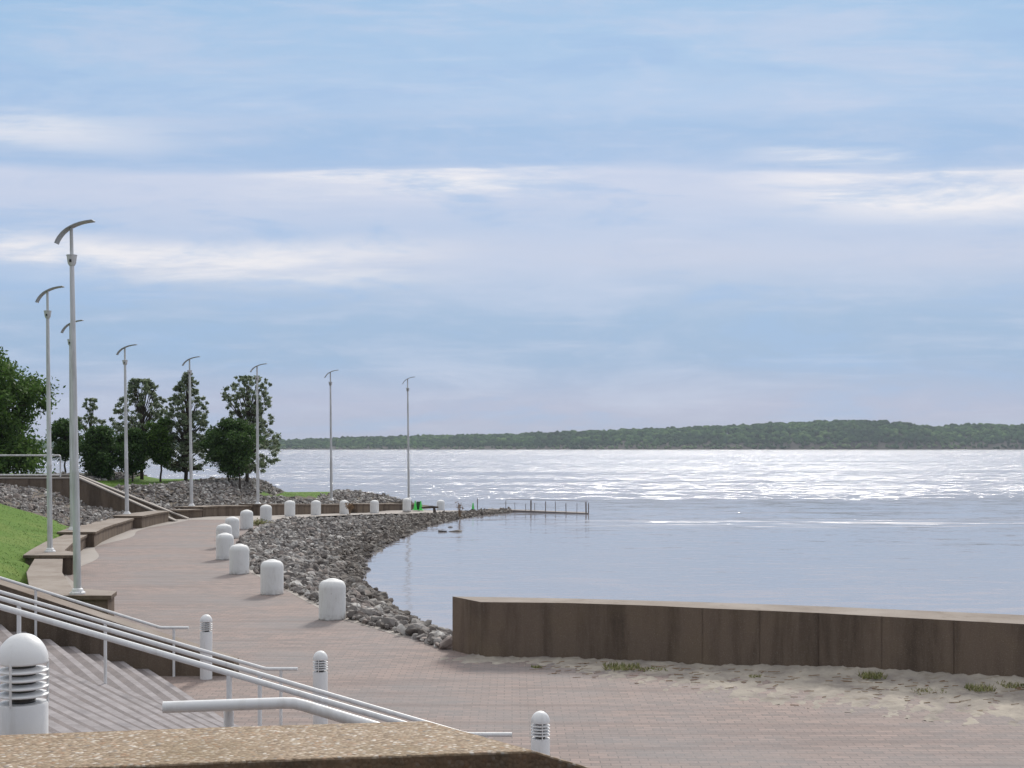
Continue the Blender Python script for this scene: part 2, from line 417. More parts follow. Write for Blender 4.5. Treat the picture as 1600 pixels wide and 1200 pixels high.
M_twig = mat('dry_twig', lambda n, b: (n.put(b.inputs['Base Color'], n.mix(n.noise(pos(n), 5, 3), lin(120, 92, 72), lin(158, 134, 104))), n.put(b.inputs['Roughness'], .95)))
M_rust = mat('rusty_steel', lambda n, b: (n.put(b.inputs['Base Color'], n.mix(n.noise(pos(n), 3, 4), lin(108, 102, 102), lin(142, 132, 126))), n.put(b.inputs['Roughness'], .8)))
M_green = mat('lime_plastic', lambda n, b: (n.put(b.inputs['Base Color'], lin(84, 214, 96)), n.put(b.inputs['Roughness'], .5)))
M_dgreen = mat('dark_green_plastic', lambda n, b: (n.put(b.inputs['Base Color'], lin(20, 62, 28)), n.put(b.inputs['Roughness'], .5)))
def f_wood(n, b):   # far woods
    g = n.new('ShaderNodeNewGeometry'); p = g.outputs['Position']
    c = n.ramp(g.outputs['Random Per Island'], [(0, lin(44, 74, 42)), (.4, lin(62, 96, 50)), (.75, lin(84, 118, 62)), (1, lin(112, 138, 80))])
    c = n.mix(n.mapr(n.noise(p, .006, 4, .6), .42, .58, 0, .7), c, lin(36, 62, 42))
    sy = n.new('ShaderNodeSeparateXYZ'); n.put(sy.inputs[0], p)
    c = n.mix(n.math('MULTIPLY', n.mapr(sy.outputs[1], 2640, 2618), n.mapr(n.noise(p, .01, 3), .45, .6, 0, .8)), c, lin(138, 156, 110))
    c = n.mix(n.mapr(n.noise(p, .35, 4, .7), .45, .7, 0, .6), c, lin(34, 52, 32))
    n.put(b.inputs['Base Color'], c); b.inputs['Roughness'].default_value = 1; b.inputs['Specular IOR Level'].default_value = .05
    n.put(b.inputs['Normal'], n.bump(n.noise(p, .5, 4, .7), 1, 2.5))
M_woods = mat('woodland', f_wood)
M_mud = mat('bank_mud', lambda n, b: (n.put(b.inputs['Base Color'], n.mix(n.noise(pos(n), .05, 4), lin(50, 48, 38), lin(66, 62, 50))), n.put(b.inputs['Roughness'], 1)))
def f_water(n, b):
    p = pos(n); sp = n.new('ShaderNodeSeparateXYZ'); n.put(sp.inputs[0], p)
    y = sp.outputs[1]
    wob = n.math('MULTIPLY', n.math('SUBTRACT', n.noise(n.scale(p, .012, .03, 1), 1, 3), .5), 70)
    far = n.mapr(n.math('ADD', y, n.math('ADD', wob, n.math('MULTIPLY', n.math('SUBTRACT', n.noise(n.scale(p, .05, .25, 1), 1, 4, .6), .5), 60))), 92, 150, 0, 1, True)                     # wind-ruffled open river
    streak = n.mapr(n.noise(n.scale(p, .018, .16, 1), 1, 4, .6, .5), .60, .67, 0, 1, True)
    near = n.math('MULTIPLY', streak, n.mapr(y, 50, 66, 0, .6, True))
    lane = n.math('ABSOLUTE', n.math('SUBTRACT', n.math('ADD', y, n.math('MULTIPLY', wob, .12)), 78))   # a gust lane closer in
    lane = n.math('MULTIPLY', n.mapr(lane, 0, 8, 1, 0, True), n.mapr(n.noise(n.scale(p, .10, .6, 1), 1, 5, .65, .8), .44, .66, 0, .8, True))
    lane = n.math('MULTIPLY', lane, n.mapr(sp.outputs[0], -1, 7, 0, 1, True))
    ruff = n.math('MAXIMUM', n.math('MAXIMUM', far, near), n.math('MULTIPLY', lane, .55))
    lanes = n.mapr(n.noise(n.scale(p, .006, .05, 1), 1, 5, .65, .6), .40, .62, .35, 1, True)   # calmer and rougher lanes
    ruff = n.math('MULTIPLY', ruff, n.math('MAXIMUM', lanes, n.mapr(y, 600, 900, 0, 1)))
    # facet slopes of the chop: near water barely moves, ruffled water glints
    def slope(sx, sy, det):
        q = n.new('ShaderNodeTexNoise'); n.put(q.inputs['Vector'], n.scale(p, sx, sy, 1)); q.inputs['Scale'].default_value = 1
        q.inputs['Detail'].default_value = det; q.inputs['Roughness'].default_value = .7
        k = n.new('ShaderNodeVectorMath', operation='SUBTRACT'); n.put(k.inputs[0], q.outputs['Color']); k.inputs[1].default_value = (.5, .5, .5); return k.outputs[0]
    a = slope(.35, 1.3, 5); c = slope(2.4, 7, 4)
    amp = n.math('MULTIPLY', n.mapr(ruff, 0, 1, .16, 4.2), n.mapr(y, 500, 1500, 1, 1.25))
    va = n.new('ShaderNodeVectorMath', operation='SCALE'); n.put(va.inputs[0], a); n.put(va.inputs[3], amp)
    vc = n.new('ShaderNodeVectorMath', operation='SCALE'); n.put(vc.inputs[0], c); n.put(vc.inputs[3], n.mapr(ruff, 0, 1, .10, 1.2))
    sm = n.new('ShaderNodeVectorMath', operation='ADD'); n.put(sm.inputs[0], va.outputs[0]); n.put(sm.inputs[1], vc.outputs[0])
    fl = n.new('ShaderNodeVectorMath', operation='MULTIPLY_ADD'); n.put(fl.inputs[0], sm.outputs[0]); fl.inputs[1].default_value = (1.3, 1, 0); fl.inputs[2].default_value = (0, 0, 1)
    nn = n.new('ShaderNodeVectorMath', operation='NORMALIZE'); n.put(nn.inputs[0], fl.outputs[0])
    n.put(b.inputs['Normal'], nn.outputs[0])
    n.put(b.inputs['Base Color'], lin(150, 147, 152))
    n.put(b.inputs['Roughness'], n.math('ADD', n.mapr(ruff, 0, 1, .08, .2), n.math('MULTIPLY', lane, .28)))
    b.inputs['IOR'].default_value = 1.333; b.inputs['Specular IOR Level'].default_value = .5
M_water = mat('river_water', f_water)

# ------------------------------------------------------------------ plan curves
ZW = -.85
def zg(y): return 0.0 if y < 71 else max(-.04*(y-71), -.76)-.12*max(y-93.5, 0)
face = np.array([(-3.5,15),(-7,21.6),(-8.9,28.1),(-11.6,32.5),(-13.6,38.6),(-16.2,49.2),(-17.4,58),(-17.8,66),(-17.0,71),(-14.1,77.7),(-13.0,82.7),(-11.6,88),(-9.8,92.3),(-7.5,97),(-5,100.5)], float)
inner = np.array([(-1.2,24.5),(-2.42,26.9),(-3.64,28.9),(-5.6,34),(-7.7,39.3),(-9.2,44.2),(-10.4,49.5),(-11.2,54.5),(-11.8,60),(-11.9,66),(-11.4,71),(-10.5,75.6),(-9.3,80.4),(-7.6,85.2),(-5.6,89.5),(-3.0,93.6),(-.2,96.8)], float)
outer = np.array([(-.6,29.2),(-1.6,31.4),(-2.5,33.9),(-3.4,36.3),(-3.95,39.2),(-4.64,41.8),(-5.4,45),(-5.85,49.2),(-6.35,53.7),(-6.3,57.3),(-6.15,63),(-5.7,68),(-5.5,72.3),(-4.9,77),(-3.8,82.5),(-2.4,87.5),(0,93)], float)
wback = np.array([(-1.13,24.3),(.97,24.0),(3.5,23.4),(5.5,22.8),(8.65,21.6),(11.2,20.2),(14,18.0),(18,13.6)], float)
wfront = np.array([(-.57,23.42),(.95,23.3),(2.5,22.9),(3.35,22.55),(5.2,21.9),(7.2,20.95),(8.2,20.5),(10.6,19.2),(13.3,17.2),(17.2,13.0)], float)
stair_b = np.array([(7.0,2.0),(6.2,4.0),(5.0,5.5),(3.0,8.1),(.4,11.5),(-1.2,13.6),(-3.9,17.5),(-5.2,19.9),(-6.1,21.5)], float)
def sbx(y): return interp(y, stair_b[:,1], stair_b[:,0])
TR, RI, NS = .4125, .125, 16
def stair_z(x, y):
    return RI*min(NS, max(0, math.ceil((sbx(y)-x)/TR)))
def faceX(y): return interp(y, face[:,1], face[:,0])
def innerX(y): return interp(y, inner[:,1], inner[:,0])
def outerX(y): return interp(y, outer[:,1], outer[:,0])

# promenade (brick) and walkway (pale concrete)
def rightX(y):
    if y >= 24.5: return innerX(y)
    return interp(y, wback[::-1,1], wback[::-1,0]-.3)
def leftX(y):
    if y < 21.5: return sbx(y)-.25
    if y < 28.1: return interp(y, [21.5, 28.1], [-7.6, -9.6])
    return faceX(y)-.45
def sheet(name, ys, mt, lf, rf, dz, nx=6):
    m = MB(); vs = []; fs = []
    for y in ys:
        a, b = lf(y), rf(y)
        for k in range(nx+1): vs.append((a+(b-a)*k/nx, y, zg(y)+dz))
    for i in range(len(ys)-1):
        for k in range(nx):
            q = i*(nx+1)+k; fs.append((q, q+1, q+nx+2, q+nx+1))
    m.add(vs, fs); return tag(m.build(name, mt), kind='structure')
ysb = sorted(list(np.arange(2.5, 68.4, .5))+[24.45, 24.5, 21.5, 28.1])
sheet('promenade', ysb, M_brick, leftX, rightX, 0)
sheet('walkway', list(np.arange(68, 103, .5)), M_conc, leftX, lambda y: rightX(y)+.1, .006)
def band(name, y0, y1, wid):
    ys = np.arange(y0, y1, .5)
    sheet(name, list(ys), M_conc, lambda y: faceX(y)-.2, lambda y: faceX(y)+wid+.25*math.sin(y*.6), .004, 2)
band('pavement_strip', 29.2, 67.9, .4)
sheet('pavement_edge', list(np.arange(26, 67.5, .5)), M_conc, lambda y: innerX(y)-.32, lambda y: innerX(y)+.12, .004, 2)

# terrain
def seg_dist(P, line):
    """signed distance (positive to the left/outward) from points to polyline"""
    best = np.full(len(P), 1e9); sgn = np.ones(len(P))
    for a, b in zip(line[:-1], line[1:]):
        d = b-a; L2 = d@d
        t = np.clip(((P-a)@d)/L2, 0, 1); q = a+t[:,None]*d
        dist = np.hypot(*(P-q).T); cr = d[0]*(P[:,1]-a[1])-d[1]*(P[:,0]-a[0])
        m = dist < best-1e-9; best[m] = dist[m]; sgn[m] = np.sign(cr[m])
    return best*sgn
def vnoise(P, sc_, seed=0):
    """cheap smooth noise"""
    r = np.random.default_rng(seed); out = np.zeros(len(P))
    for k in range(6):
        a = r.uniform(0, 2*PI); f = sc_*(1+.6*k); ph = r.uniform(0, 2*PI)
        out += np.sin((P[:,0]*math.cos(a)+P[:,1]*math.sin(a))*f+ph)/(1+.5*k)
    return out/2.5
def terrain(P):
    s = seg_dist(P, face); y = P[:,1]; x = P[:,0]
    zgy = np.where(y < 71, 0, np.maximum(-.04*(y-71), -.76))
    hw = .42+zgy
    rise = np.interp(y, [20, 58, 66, 72, 80, 90, 96], [.33, .33, .36, .34, .36, .3, .2])
    cap = np.interp(x, [-29, -27, -25, -20, -18.2, -16.9, -13.5, -11.6, -10, -8, -5], [2.0, 1.95, 1.58, 1.5, 1.42, .5, .42, .48, .15, -.4, -1.0])
    capl = np.where(y < 69, 2.0, cap); t = np.clip((y-67)/5, 0, 1); cap = 2.0*(1-t)+np.minimum(capl, cap)*t
    h1 = hw+rise*np.clip(s-.9, 0, None); h2 = np.interp(s, [.9, 2.3, 4.1, 6.3, 8.9, 12], [.40, .48, .80, 1.62, 1.93, 2.0])
    t2 = np.clip((y-55)/7, 0, 1)*np.clip((77-y)/6, 0, 1)*(x < -16.5); h1 = h1*(1-t2)+h2*t2
    h = np.minimum(h1, cap)
    h = np.where(s < .9, zgy-.12-.3*np.clip(-s, 0, 1), h)
    ye = np.interp(x, [-18, -15], [93, 99.5])+2*vnoise(P, .15, 3)
    h = h-.4*np.clip(y-ye, 0, None)
    h = h+.05*vnoise(P, 1.1, 5)*(s > 1)
    return np.maximum(h, -3), s
gx = np.arange(-90, 4.1, .6); gy = np.arange(22.2, 118, .6)
GX, GY = np.meshgrid(gx, gy); P = np.c_[GX.ravel(), GY.ravel()]
H, S = terrain(P)
nxg = len(gx)
idx = np.arange(len(P)).reshape(len(gy), nxg)
F = np.c_[idx[:-1,:-1].ravel(), idx[:-1,1:].ravel(), idx[1:,1:].ravel(), idx[1:,:-1].ravel()]
keep = (H[F].max(1) > -2.9) & (S[F].max(1) > .3)
F = F[keep]
def is_rock_zone(P, H, S):
    x, y = P[:,0], P[:,1]; n = vnoise(P, .8, 9)*.35
    edge = 53.3+np.where(x < -19.6, (x+19.6)*.25, (x+19.6)*(-.7))
    left = (y > edge+n) & (y < 66.6) & (S < 14)
    pen = (y >= 69.2+np.clip(-17.4-x, -2, 12)*.353) & (S < 17+n*2) & ~((x > -17.0+n) & (x < -13.6+n) & (S > 2.6+n) & (y > 86)) & ~((x > -26+n) & (x < -21.6+n) & (S > 6.0+n))
    return (left | pen) & (S > .85)
fc = P[F].mean(1); Hc = H[F].mean(1); Sc = S[F].mean(1)
rz = is_rock_zone(fc, Hc, Sc) | (Hc < -.3) | ((fc[:,1] > 66) & (Sc < 3.4))
V3 = np.c_[P, H]
tag(np_mesh('ground', V3, F[rz], M_soil, smooth=True), kind='structure')
tag(np_mesh('lawn', V3, F[~rz], M_lawn, smooth=True), kind='structure')

# bay bank under the riprap
rows = 70; cols = 10; ts = np.linspace(0, 1, rows)
def resample(line, n):
    d = np.r_[0, np.cumsum(np.hypot(*np.diff(line, axis=0).T))]; q = np.linspace(0, d[-1], n)
    return np.c_[np.interp(q, d, line[:,0]), np.interp(q, d, line[:,1])]
IN, OUT = resample(inner, rows), resample(outer, rows)
def bank_pt(i, t):
    i = np.asarray(i, float); i0 = np.clip(i.astype(int), 0, rows-2); f = (i-i0)[:,None]
    a = IN[i0]*(1-f)+IN[i0+1]*f; b = OUT[i0]*(1-f)+OUT[i0+1]*f
    p = a+(b-a)*t[:,None]; z0 = np.where(a[:,1] < 71, 0, np.maximum(-.04*(a[:,1]-71), -.70))
    z0 = z0-.17*np.clip((a[:,1]-66)/6, 0, 1)
    zt = z0+(ZW-z0)*t; zt = np.where(t > 1, ZW-(t-1)*3, zt)
    return np.c_[p, zt]
tt = np.linspace(-.04, 1.5, cols); ii, tj = np.meshgrid(np.arange(rows, dtype=float), tt, indexing='ij')
BV = bank_pt(ii.ravel(), tj.ravel()); BV[:,2] -= .10
bi = np.arange(rows*cols).reshape(rows, cols)
tag(np_mesh('bank', BV, np.c_[bi[:-1,:-1].ravel(), bi[:-1,1:].ravel(), bi[1:,1:].ravel(), bi[1:,:-1].ravel()], M_soil, smooth=True), kind='structure')

# river and river bed
m = MB(); m.add([(-6000,-40,ZW),(6000,-40,ZW),(6000,7000,ZW),(-6000,7000,ZW)], [(0,1,2,3)]); tag(m.build('river_water', M_water), kind='structure')
m = MB(); m.add([(-6500,-400,-3.4),(6500,-400,-3.4),(6500,7200,-3.4),(-6500,7200,-3.4)], [(0,1,2,3)]); tag(m.build('riverbed', M_mud), kind='structure')

# ------------------------------------------------------------------ rocks
import bmesh
bm = bmesh.new(); bmesh.ops.create_icosphere(bm, subdivisions=2, radius=1); bm.verts.ensure_lookup_table()
ICO2V = np.array([v_.co[:] for v_ in bm.verts]); ICO2F = np.array([[q.index for q in f.verts] for f in bm.faces]); bm.free()
bm = bmesh.new(); bmesh.ops.create_icosphere(bm, subdivisions=1, radius=1); bm.verts.ensure_lookup_table()
ICO1V = np.array([v_.co[:] for v_ in bm.verts]); ICO1F = np.array([[q.index for q in f.verts] for f in bm.faces]); bm.free()
def rock_shape(r, V):
    V = V.copy()
    for _ in range(14):                                     # chop with planes: angular quarry stone
        n = r.normal(size=3); n /= np.linalg.norm(n); d = r.uniform(.38, .8)
        k = V@n; over = np.clip(k-d, 0, None); V -= over[:,None]*n
    return V*np.array([1.15, r.uniform(.65, 1), r.uniform(.5, .85)])
R0 = np.random.default_rng(5)
SH2 = [rock_shape(R0, ICO2V) for _ in range(24)]; SH1 = [rock_shape(R0, ICO1V) for _ in range(30)]
def rot3(r):
    q = r.normal(size=4); q /= np.linalg.norm(q); a, b, c, d = q
    return np.array([[1-2*(c*c+d*d), 2*(b*c-a*d), 2*(b*d+a*c)], [2*(b*c+a*d), 1-2*(b*b+d*d), 2*(c*d-a*b)], [2*(b*d-a*c), 2*(c*d+a*b), 1-2*(b*b+c*c)]])
def rz3(a): c, s = math.cos(a), math.sin(a); return np.array([[c,-s,0],[s,c,0],[0,0,1]])
class Rocks:
    def __init__(s): s.items = []
    def fill(s, pts, smin, smax, seed):
        r = np.random.default_rng(seed)
        for p in pts:
            a = smin+(smax-smin)*r.uniform()**2.2
            Rm = rz3(r.uniform(0, 6.3)) @ (rot3(r) if r.uniform() < .35 else np.eye(3))
            tl = r.normal(size=2)*.28
            Tx = np.array([[1,0,tl[0]],[0,1,tl[1]],[-tl[0],-tl[1],1]])
            s.items.append((np.array(p)+np.array([0,0,a*r.uniform(-.1,.45)]), a, Tx@Rm, r.integers(0, 24)))
    def join(s, name, items, label, group=None):
        Vs = []; Fs = []; o = 0
        for p, a, Rm, k in items:
            near = a*1280/max(p[1], 5) > 6
            V, Fq = (SH2[k], ICO2F) if near else (SH1[k], ICO1F)
            Vs.append((V@Rm.T)*a+p); Fs.append(Fq+o); o += len(V)
        return tag(np_mesh(name, np.concatenate(Vs), np.concatenate(Fs), M_rock), label, 'rocks', kind='stuff')
bay = Rocks(); r = np.random.default_rng(21)
n = 24000; t_ = r.uniform(-.03, 1.12, n); i_ = r.uniform(0, rows-1.01, n)
pts = bank_pt(i_, t_); ok = pts[:,1] < 97; bay.fill(pts[ok], .06, .24, 4)
n = 1500; i_ = r.uniform(0, rows-1.01, n); pts = bank_pt(i_, r.uniform(-.07, .12, n)); bay.fill(pts, .05, .16, 8)
# the 300 that show largest are objects of their own
sz = np.array([a/p[1]*(1 if p[2] > ZW-.05 else 0) for p, a, _, _ in bay.items]); order = np.argsort(-sz)
top300 = order[:300]; rest = order[300:]
bay.join('riprap', [bay.items[i] for i in rest], 'slope of grey broken stone curving round the bay between the white bollards and the water')
meshes = []
for k in range(24):
    me = bpy.data.meshes.new('boulder'); me.from_pydata(SH2[k].tolist(), [], ICO2F.tolist()); me.materials.append(M_rock); meshes.append(me)
from mathutils import Matrix
for i in top300:
    p, a, Rm, k = bay.items[i]
    o = bpy.data.objects.new('boulder', meshes[k]); C.objects.link(o)
    o.matrix_world = Matrix.Translation(Vector(p)) @ Matrix((Rm*a).tolist()).to_4x4()
    tag(o, 'one of the larger grey angular riprap stones on the bay bank beside the bollards', 'rock', 'larger stones of the bay riprap')
land = Rocks(); r = np.random.default_rng(33)
Q = np.c_[r.uniform(-33, -3, 90000), r.uniform(50, 99, 90000)]; Hq, Sq = terrain(Q)
okq = is_rock_zone(Q, Hq, Sq) & (Hq > -1.2) & (Sq > 1.15)
Q = np.c_[Q, Hq][okq]
lq = Q[Q[:,1] < 67]; pq = Q[Q[:,1] >= 67]
lq = lq[:5500]; pq = pq[:12500]
L1 = Rocks(); L1.fill(lq, .06, .2, 41); L1.join('rock_bank', L1.items, 'pale broken stone on the bank between the green lawn and the brown upper wall')
L2 = Rocks(); L2.fill(pq, .08, .23, 42); L2.join('rock_mound', L2.items, 'grey broken stone mound under the trees behind the far seat walls')

# ------------------------------------------------------------------ walls
def offs(line, d):
    """shift the polyline sideways by d (to its right when positive)"""
    out = []
    for i in range(len(line)):
        a = np.array(line[max(i-1, 0)]); b = np.array(line[min(i+1, len(line)-1)]); t = (b-a)/np.linalg.norm(b-a)
        out.append((line[i][0]+t[1]*d, line[i][1]-t[0]*d))
    return out
def seat_wall(Lp, Rp, zt, label):
    o = empty('seat_wall', (0,0,0), label, 'seat wall', 'concrete seat walls along the promenade')
    m = MB(); Li, Ri = offs(Lp, .06), offs(Rp, -.06)
    d = np.array(Lp[1])-np.array(Lp[0]); d = d/np.linalg.norm(d)*.07
    Li[0] = (Li[0][0]+d[0], Li[0][1]+d[1]); Ri[0] = (Ri[0][0]+d[0], Ri[0][1]+d[1])
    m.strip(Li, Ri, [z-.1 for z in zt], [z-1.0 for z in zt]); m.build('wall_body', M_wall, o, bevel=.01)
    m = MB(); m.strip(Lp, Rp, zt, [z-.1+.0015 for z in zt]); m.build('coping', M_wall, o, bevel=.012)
    return o
seat_wall([(-10.6,28.1),(-10.95,28.95),(-11.2,29.7),(-12.9,34),(-14.5,38.9)], [(-8.8,28.1),(-8.95,29.0),(-10.2,29.7),(-11.95,34),(-13.65,38.9)], [.6,.595,.59,.54,.49],
          'low brown seat wall with the tallest, nearest lamp post standing on its end')
seat_wall([(-14.75,38.6),(-15.0,39.5),(-15.4,41),(-16.4,45),(-17.3,49.6)], [(-13.2,38.6),(-13.3,39.4),(-14.2,40.6),(-15.4,45),(-16.4,49.6)], [.6,.595,.585,.54,.49],
          'seat wall along the lawn edge carrying the second lamp post from the camera')
seat_wall([(-17.5,49.2),(-18.0,52),(-18.5,55),(-18.7,58),(-19,61.2)], [(-16,49.2),(-16.6,52),(-17.1,55),(-17.5,58),(-18,61.2)], [.6,.575,.55,.52,.49],
          'seat wall at the foot of the left rock bank, pale top and dark end face')
seat_wall([(-19.1,60.8),(-19,62),(-18.9,64),(-18.8,65),(-18.75,66.2)], [(-17.55,60.8),(-17.6,62),(-17.7,64),(-17.7,65),(-17.7,66.2)], [.6,.59,.58,.57,.56],
          'short seat wall ending at the sloping cheek walls of the far steps')
seat_wall([(-19,69.6),(-18.4,70.1),(-17.9,70.6)], [(-18.1,69.1),(-17.5,69.6),(-17.0,70.4)], [.46,.46,.46], 'small low stub of seat wall just right of the far steps')
seat_wall([(-18.65,70.5),(-18,72.2),(-17.1,74),(-16.4,75.6)], [(-17,70.5),(-16.6,71.9),(-15.9,73.5),(-15.2,75.1)], [.58,.56,.5,.44],
          'seat wall right of the far steps with a lamp post on its left end')
seat_wall([(-16.1,75.3),(-14.8,80.8),(-13.5,85.5),(-12.2,90)], [(-14.6,75.0),(-13.4,80.4),(-12.2,85),(-11,89.4)], [.53,.29,.07,-.12],
          'long low brown seat wall behind the row of far white bollards')
seat_wall([(-12.4,89.3),(-10.6,93.2),(-9.2,96.4),(-8.4,98.4)], [(-10.7,88.8),(-9.4,92.6),(-8.2,95.6),(-7.3,97.6)], [-.06,-.22,-.36,-.50],
          'farthest seat wall, sinking toward the water at the point')

# near steps' far cheek wall
o = empty('cheek_wall', (0,0,0), 'brown sloping cheek wall closing the far side of the near steps, behind the handrails', 'cheek wall', 'cheek walls of the near steps')
xs = [-16, -11, -10.2, -4.68]; zt = [2.35+.0, 2.35, 2.066, .25]
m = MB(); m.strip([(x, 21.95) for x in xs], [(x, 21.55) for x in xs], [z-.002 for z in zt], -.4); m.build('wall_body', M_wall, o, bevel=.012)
# foreground cheek wall with aggregate top
o = empty('cheek_wall', (0,0,0), 'thick foreground wall with pebbly tan top at the bottom of the view', 'cheek wall', 'cheek walls of the near steps')
bk = [(-5,4.4),(-1.96,4.9),(-1.14,5.04),(-.35,5.15),(6.2,5.15)]; fr = [(-5,3.85),(-1.74,4.36),(-.9,4.5),(.08,4.64),(6.6,4.64)]
m = MB(); m.strip(bk, fr, [2.75,2.75,2.75,2.75,.78], [-.3]*5); ow = m.build('wall_body', M_agg, o, bevel=.008)
# cheek walls and flight of the far steps
def cheek(a, za, b, zb, th, lab):
    o = empty('cheek_wall', (0,0,0), lab, 'cheek wall', 'cheek walls of the far steps')
    ax, ay = a; bx, by = b
    Lp = [(ax-6, ay+th), (ax, ay+th), (bx, by+th)]; Rp = [(ax-6, ay), (ax, ay), (bx, by)]
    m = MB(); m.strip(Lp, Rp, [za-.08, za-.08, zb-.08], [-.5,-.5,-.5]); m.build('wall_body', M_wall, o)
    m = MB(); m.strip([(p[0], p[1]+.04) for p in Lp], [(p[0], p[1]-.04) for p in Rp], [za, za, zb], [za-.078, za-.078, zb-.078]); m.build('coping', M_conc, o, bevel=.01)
cheek((-22.5,66.45), 2.30, (-17.45,66.4), .06, .35, 'near cheek wall of the far steps, a brown slope with a pale coping')
cheek((-24.2,71.0), 2.36, (-17.4,68.6), .06, .35, 'far cheek wall of the far steps, a thin pale sloping line against the rocks')
o = empty('retaining_wall', (0,0,0), 'straight brown retaining wall above the left rock bank with a railing on top', 'retaining wall')
m = MB(); m.strip([(-60,67.6),(-28.6,67.2)], [(-60,66.3),(-28.6,66.4)], 2.22, -.4); m.build('wall_body', M_wall, o)
m = MB(); m.strip([(-60,67.6),(-28.6,67.25)], [(-60,66.25),(-28.6,66.35)], 2.31, 2.223); m.build('coping', M_conc, o, bevel=.01)

# right wall with joints
def rwall():
    o = empty('flood_wall', (0,0,0), 'long brown stained flood wall with a pale flat top at the right, in front of the river', 'flood wall')
    d = np.r_[0, np.cumsum(np.hypot(*np.diff(wfront, axis=0).T))]
    joints = [4.05, 5.05, 6.05, 7.1, 8.25, 10.4, 12.6]      # along the face
    q = sorted(set(list(np.linspace(0, d[-1], 40))+[j+e for j in joints for e in (-.014, -.007, .007, .014)]))
    db = np.r_[0, np.cumsum(np.hypot(*np.diff(wback, axis=0).T))]
    Fp = []; Bp = []
    for s in q:
        x = np.interp(s, d, wfront[:,0]); y = np.interp(s, d, wfront[:,1])
        x2 = np.interp(s+.05, d, wfront[:,0]); y2 = np.interp(s+.05, d, wfront[:,1]); t = np.array([x2-x, y2-y])
        if np.linalg.norm(t) < 1e-6: t = np.array([1,-1.])
        t /= np.linalg.norm(t); nrm = np.array([-t[1], t[0]])
        g = .012 if any(abs(s-j) < .0075 for j in joints) else 0
        Fp.append((x+nrm[0]*g, y+nrm[1]*g))
        sb = s/d[-1]*db[-1]; Bp.append((np.interp(sb, db, wback[:,0]), np.interp(sb, db, wback[:,1])))
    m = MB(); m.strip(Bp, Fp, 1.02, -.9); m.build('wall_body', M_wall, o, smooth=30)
rwall()

# ------------------------------------------------------------------ steps and upper plaza
ys = [2.0, 4.0, 5.5, 8.1, 11.5, 13.6, 17.5, 19.9, 21.53]
m = MB(); nose = MB(); shade_grime = MB()
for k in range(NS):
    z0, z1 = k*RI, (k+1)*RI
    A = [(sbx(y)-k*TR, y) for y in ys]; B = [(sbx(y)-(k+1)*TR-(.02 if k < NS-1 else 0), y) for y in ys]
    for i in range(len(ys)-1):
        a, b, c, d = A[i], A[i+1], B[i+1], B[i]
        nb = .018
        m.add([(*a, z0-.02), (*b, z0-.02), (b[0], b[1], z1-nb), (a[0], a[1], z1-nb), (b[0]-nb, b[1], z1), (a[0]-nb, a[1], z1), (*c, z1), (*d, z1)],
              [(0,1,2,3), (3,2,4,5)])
        for f0, f1, lst in ((0, .26, nose), (.26, .70, m), (.70, 1, shade_grime)):
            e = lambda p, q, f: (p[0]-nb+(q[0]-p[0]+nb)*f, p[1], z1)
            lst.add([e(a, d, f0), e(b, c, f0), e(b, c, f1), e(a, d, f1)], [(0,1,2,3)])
st_ = empty('steps', (0,0,0), 'broad flight of pale grey steps descending to the right under the handrails', 'steps'); m.build('treads', M_step, st_); nose.build('nosing', M_nose, st_); shade_grime.build('tread_back', M_shade_grime, st_)
m = MB()
vs = []; fs = []
for i, y in enumerate([-6]+ys): vs += [(-60, y, 2.0), (sbx(max(y,2))-NS*TR+.01, y, 2.0)]
for i in range(len(ys)): fs.append((2*i, 2*i+1, 2*i+3, 2*i+2))
m.add(vs, fs); tag(m.build('upper_plaza', M_conc), kind='structure')
m = MB()
for k in range(14):      # far steps
    x1 = -18.9-k*.34; m.box(-26, x1, 66.75, 68.9+k*.12, k*.145-.3, (k+1)*.145)
tag(m.build('steps', M_step), 'far flight of steps between two sloping cheek walls by the rocks', 'steps')

# ------------------------------------------------------------------ handrails
def rail(y, Xb, slope, xend, posts, label, xtop=None, r=.0255, ztop=2.77):
    o = empty('handrail', (Xb, y, 0), label, 'handrail', 'white handrails on the near steps')
    L_ = lambda p: (p[0]-Xb, p[1]-y, p[2])
    dx = (ztop-.82)/slope; xt = Xb-dx
    pts = [(xt-(.6 if xtop is None else .545), y-.06 if xtop is None else y-.1, ztop), (xt, y, ztop), (Xb, y, .82), (xend, y, .82)]
    # soften bends
    def soft(pts):
        out = [Vector(pts[0])]
        for a, b, c in zip(pts[:-2], pts[1:-1], pts[2:]):
            a, b, c = map(Vector, (a, b, c)); u1 = (a-b).normalized(); u2 = (c-b).normalized()
            out += [b+u1*.05, b+(u1+u2)*.008, b+u2*.05]
        return out+[Vector(pts[-1])]
    m = MB(); m.tube([L_(p) for p in soft(pts)], r, 16)
    e0, e1 = L_(pts[0]), L_(pts[-1]); m.build('rail', M_white, o, smooth=50)
    for px in posts:
        if px > Xb: zr = .82
        elif px < xt: zr = ztop
        else: zr = .82+(Xb-px)*slope
        zf = stair_z(px, y)
        m = MB(); m.tube([(px-Xb, 0, zf-.02), (px-Xb, 0, zr-r*.6)], r*.88, 12, False); m.build('post', M_white, o, smooth=50)
        b = MB()
    return o
rail(21.5, -5.9, .311, -5.43, [-5.68, -8.0, -10.3], 'farthest handrail, thin white pipe just in front of the brown cheek wall')
rail(17.5, -3.37, .2905, -2.93, [-3.16, -5.56, -7.96], 'second farthest white handrail, its level end left of the middle louvred light bollard')
rail(13.5, -.48, .2925, 0.0, [-.28, -2.66, -5.2], 'white handrail whose level end pokes out beyond the foreground wall')
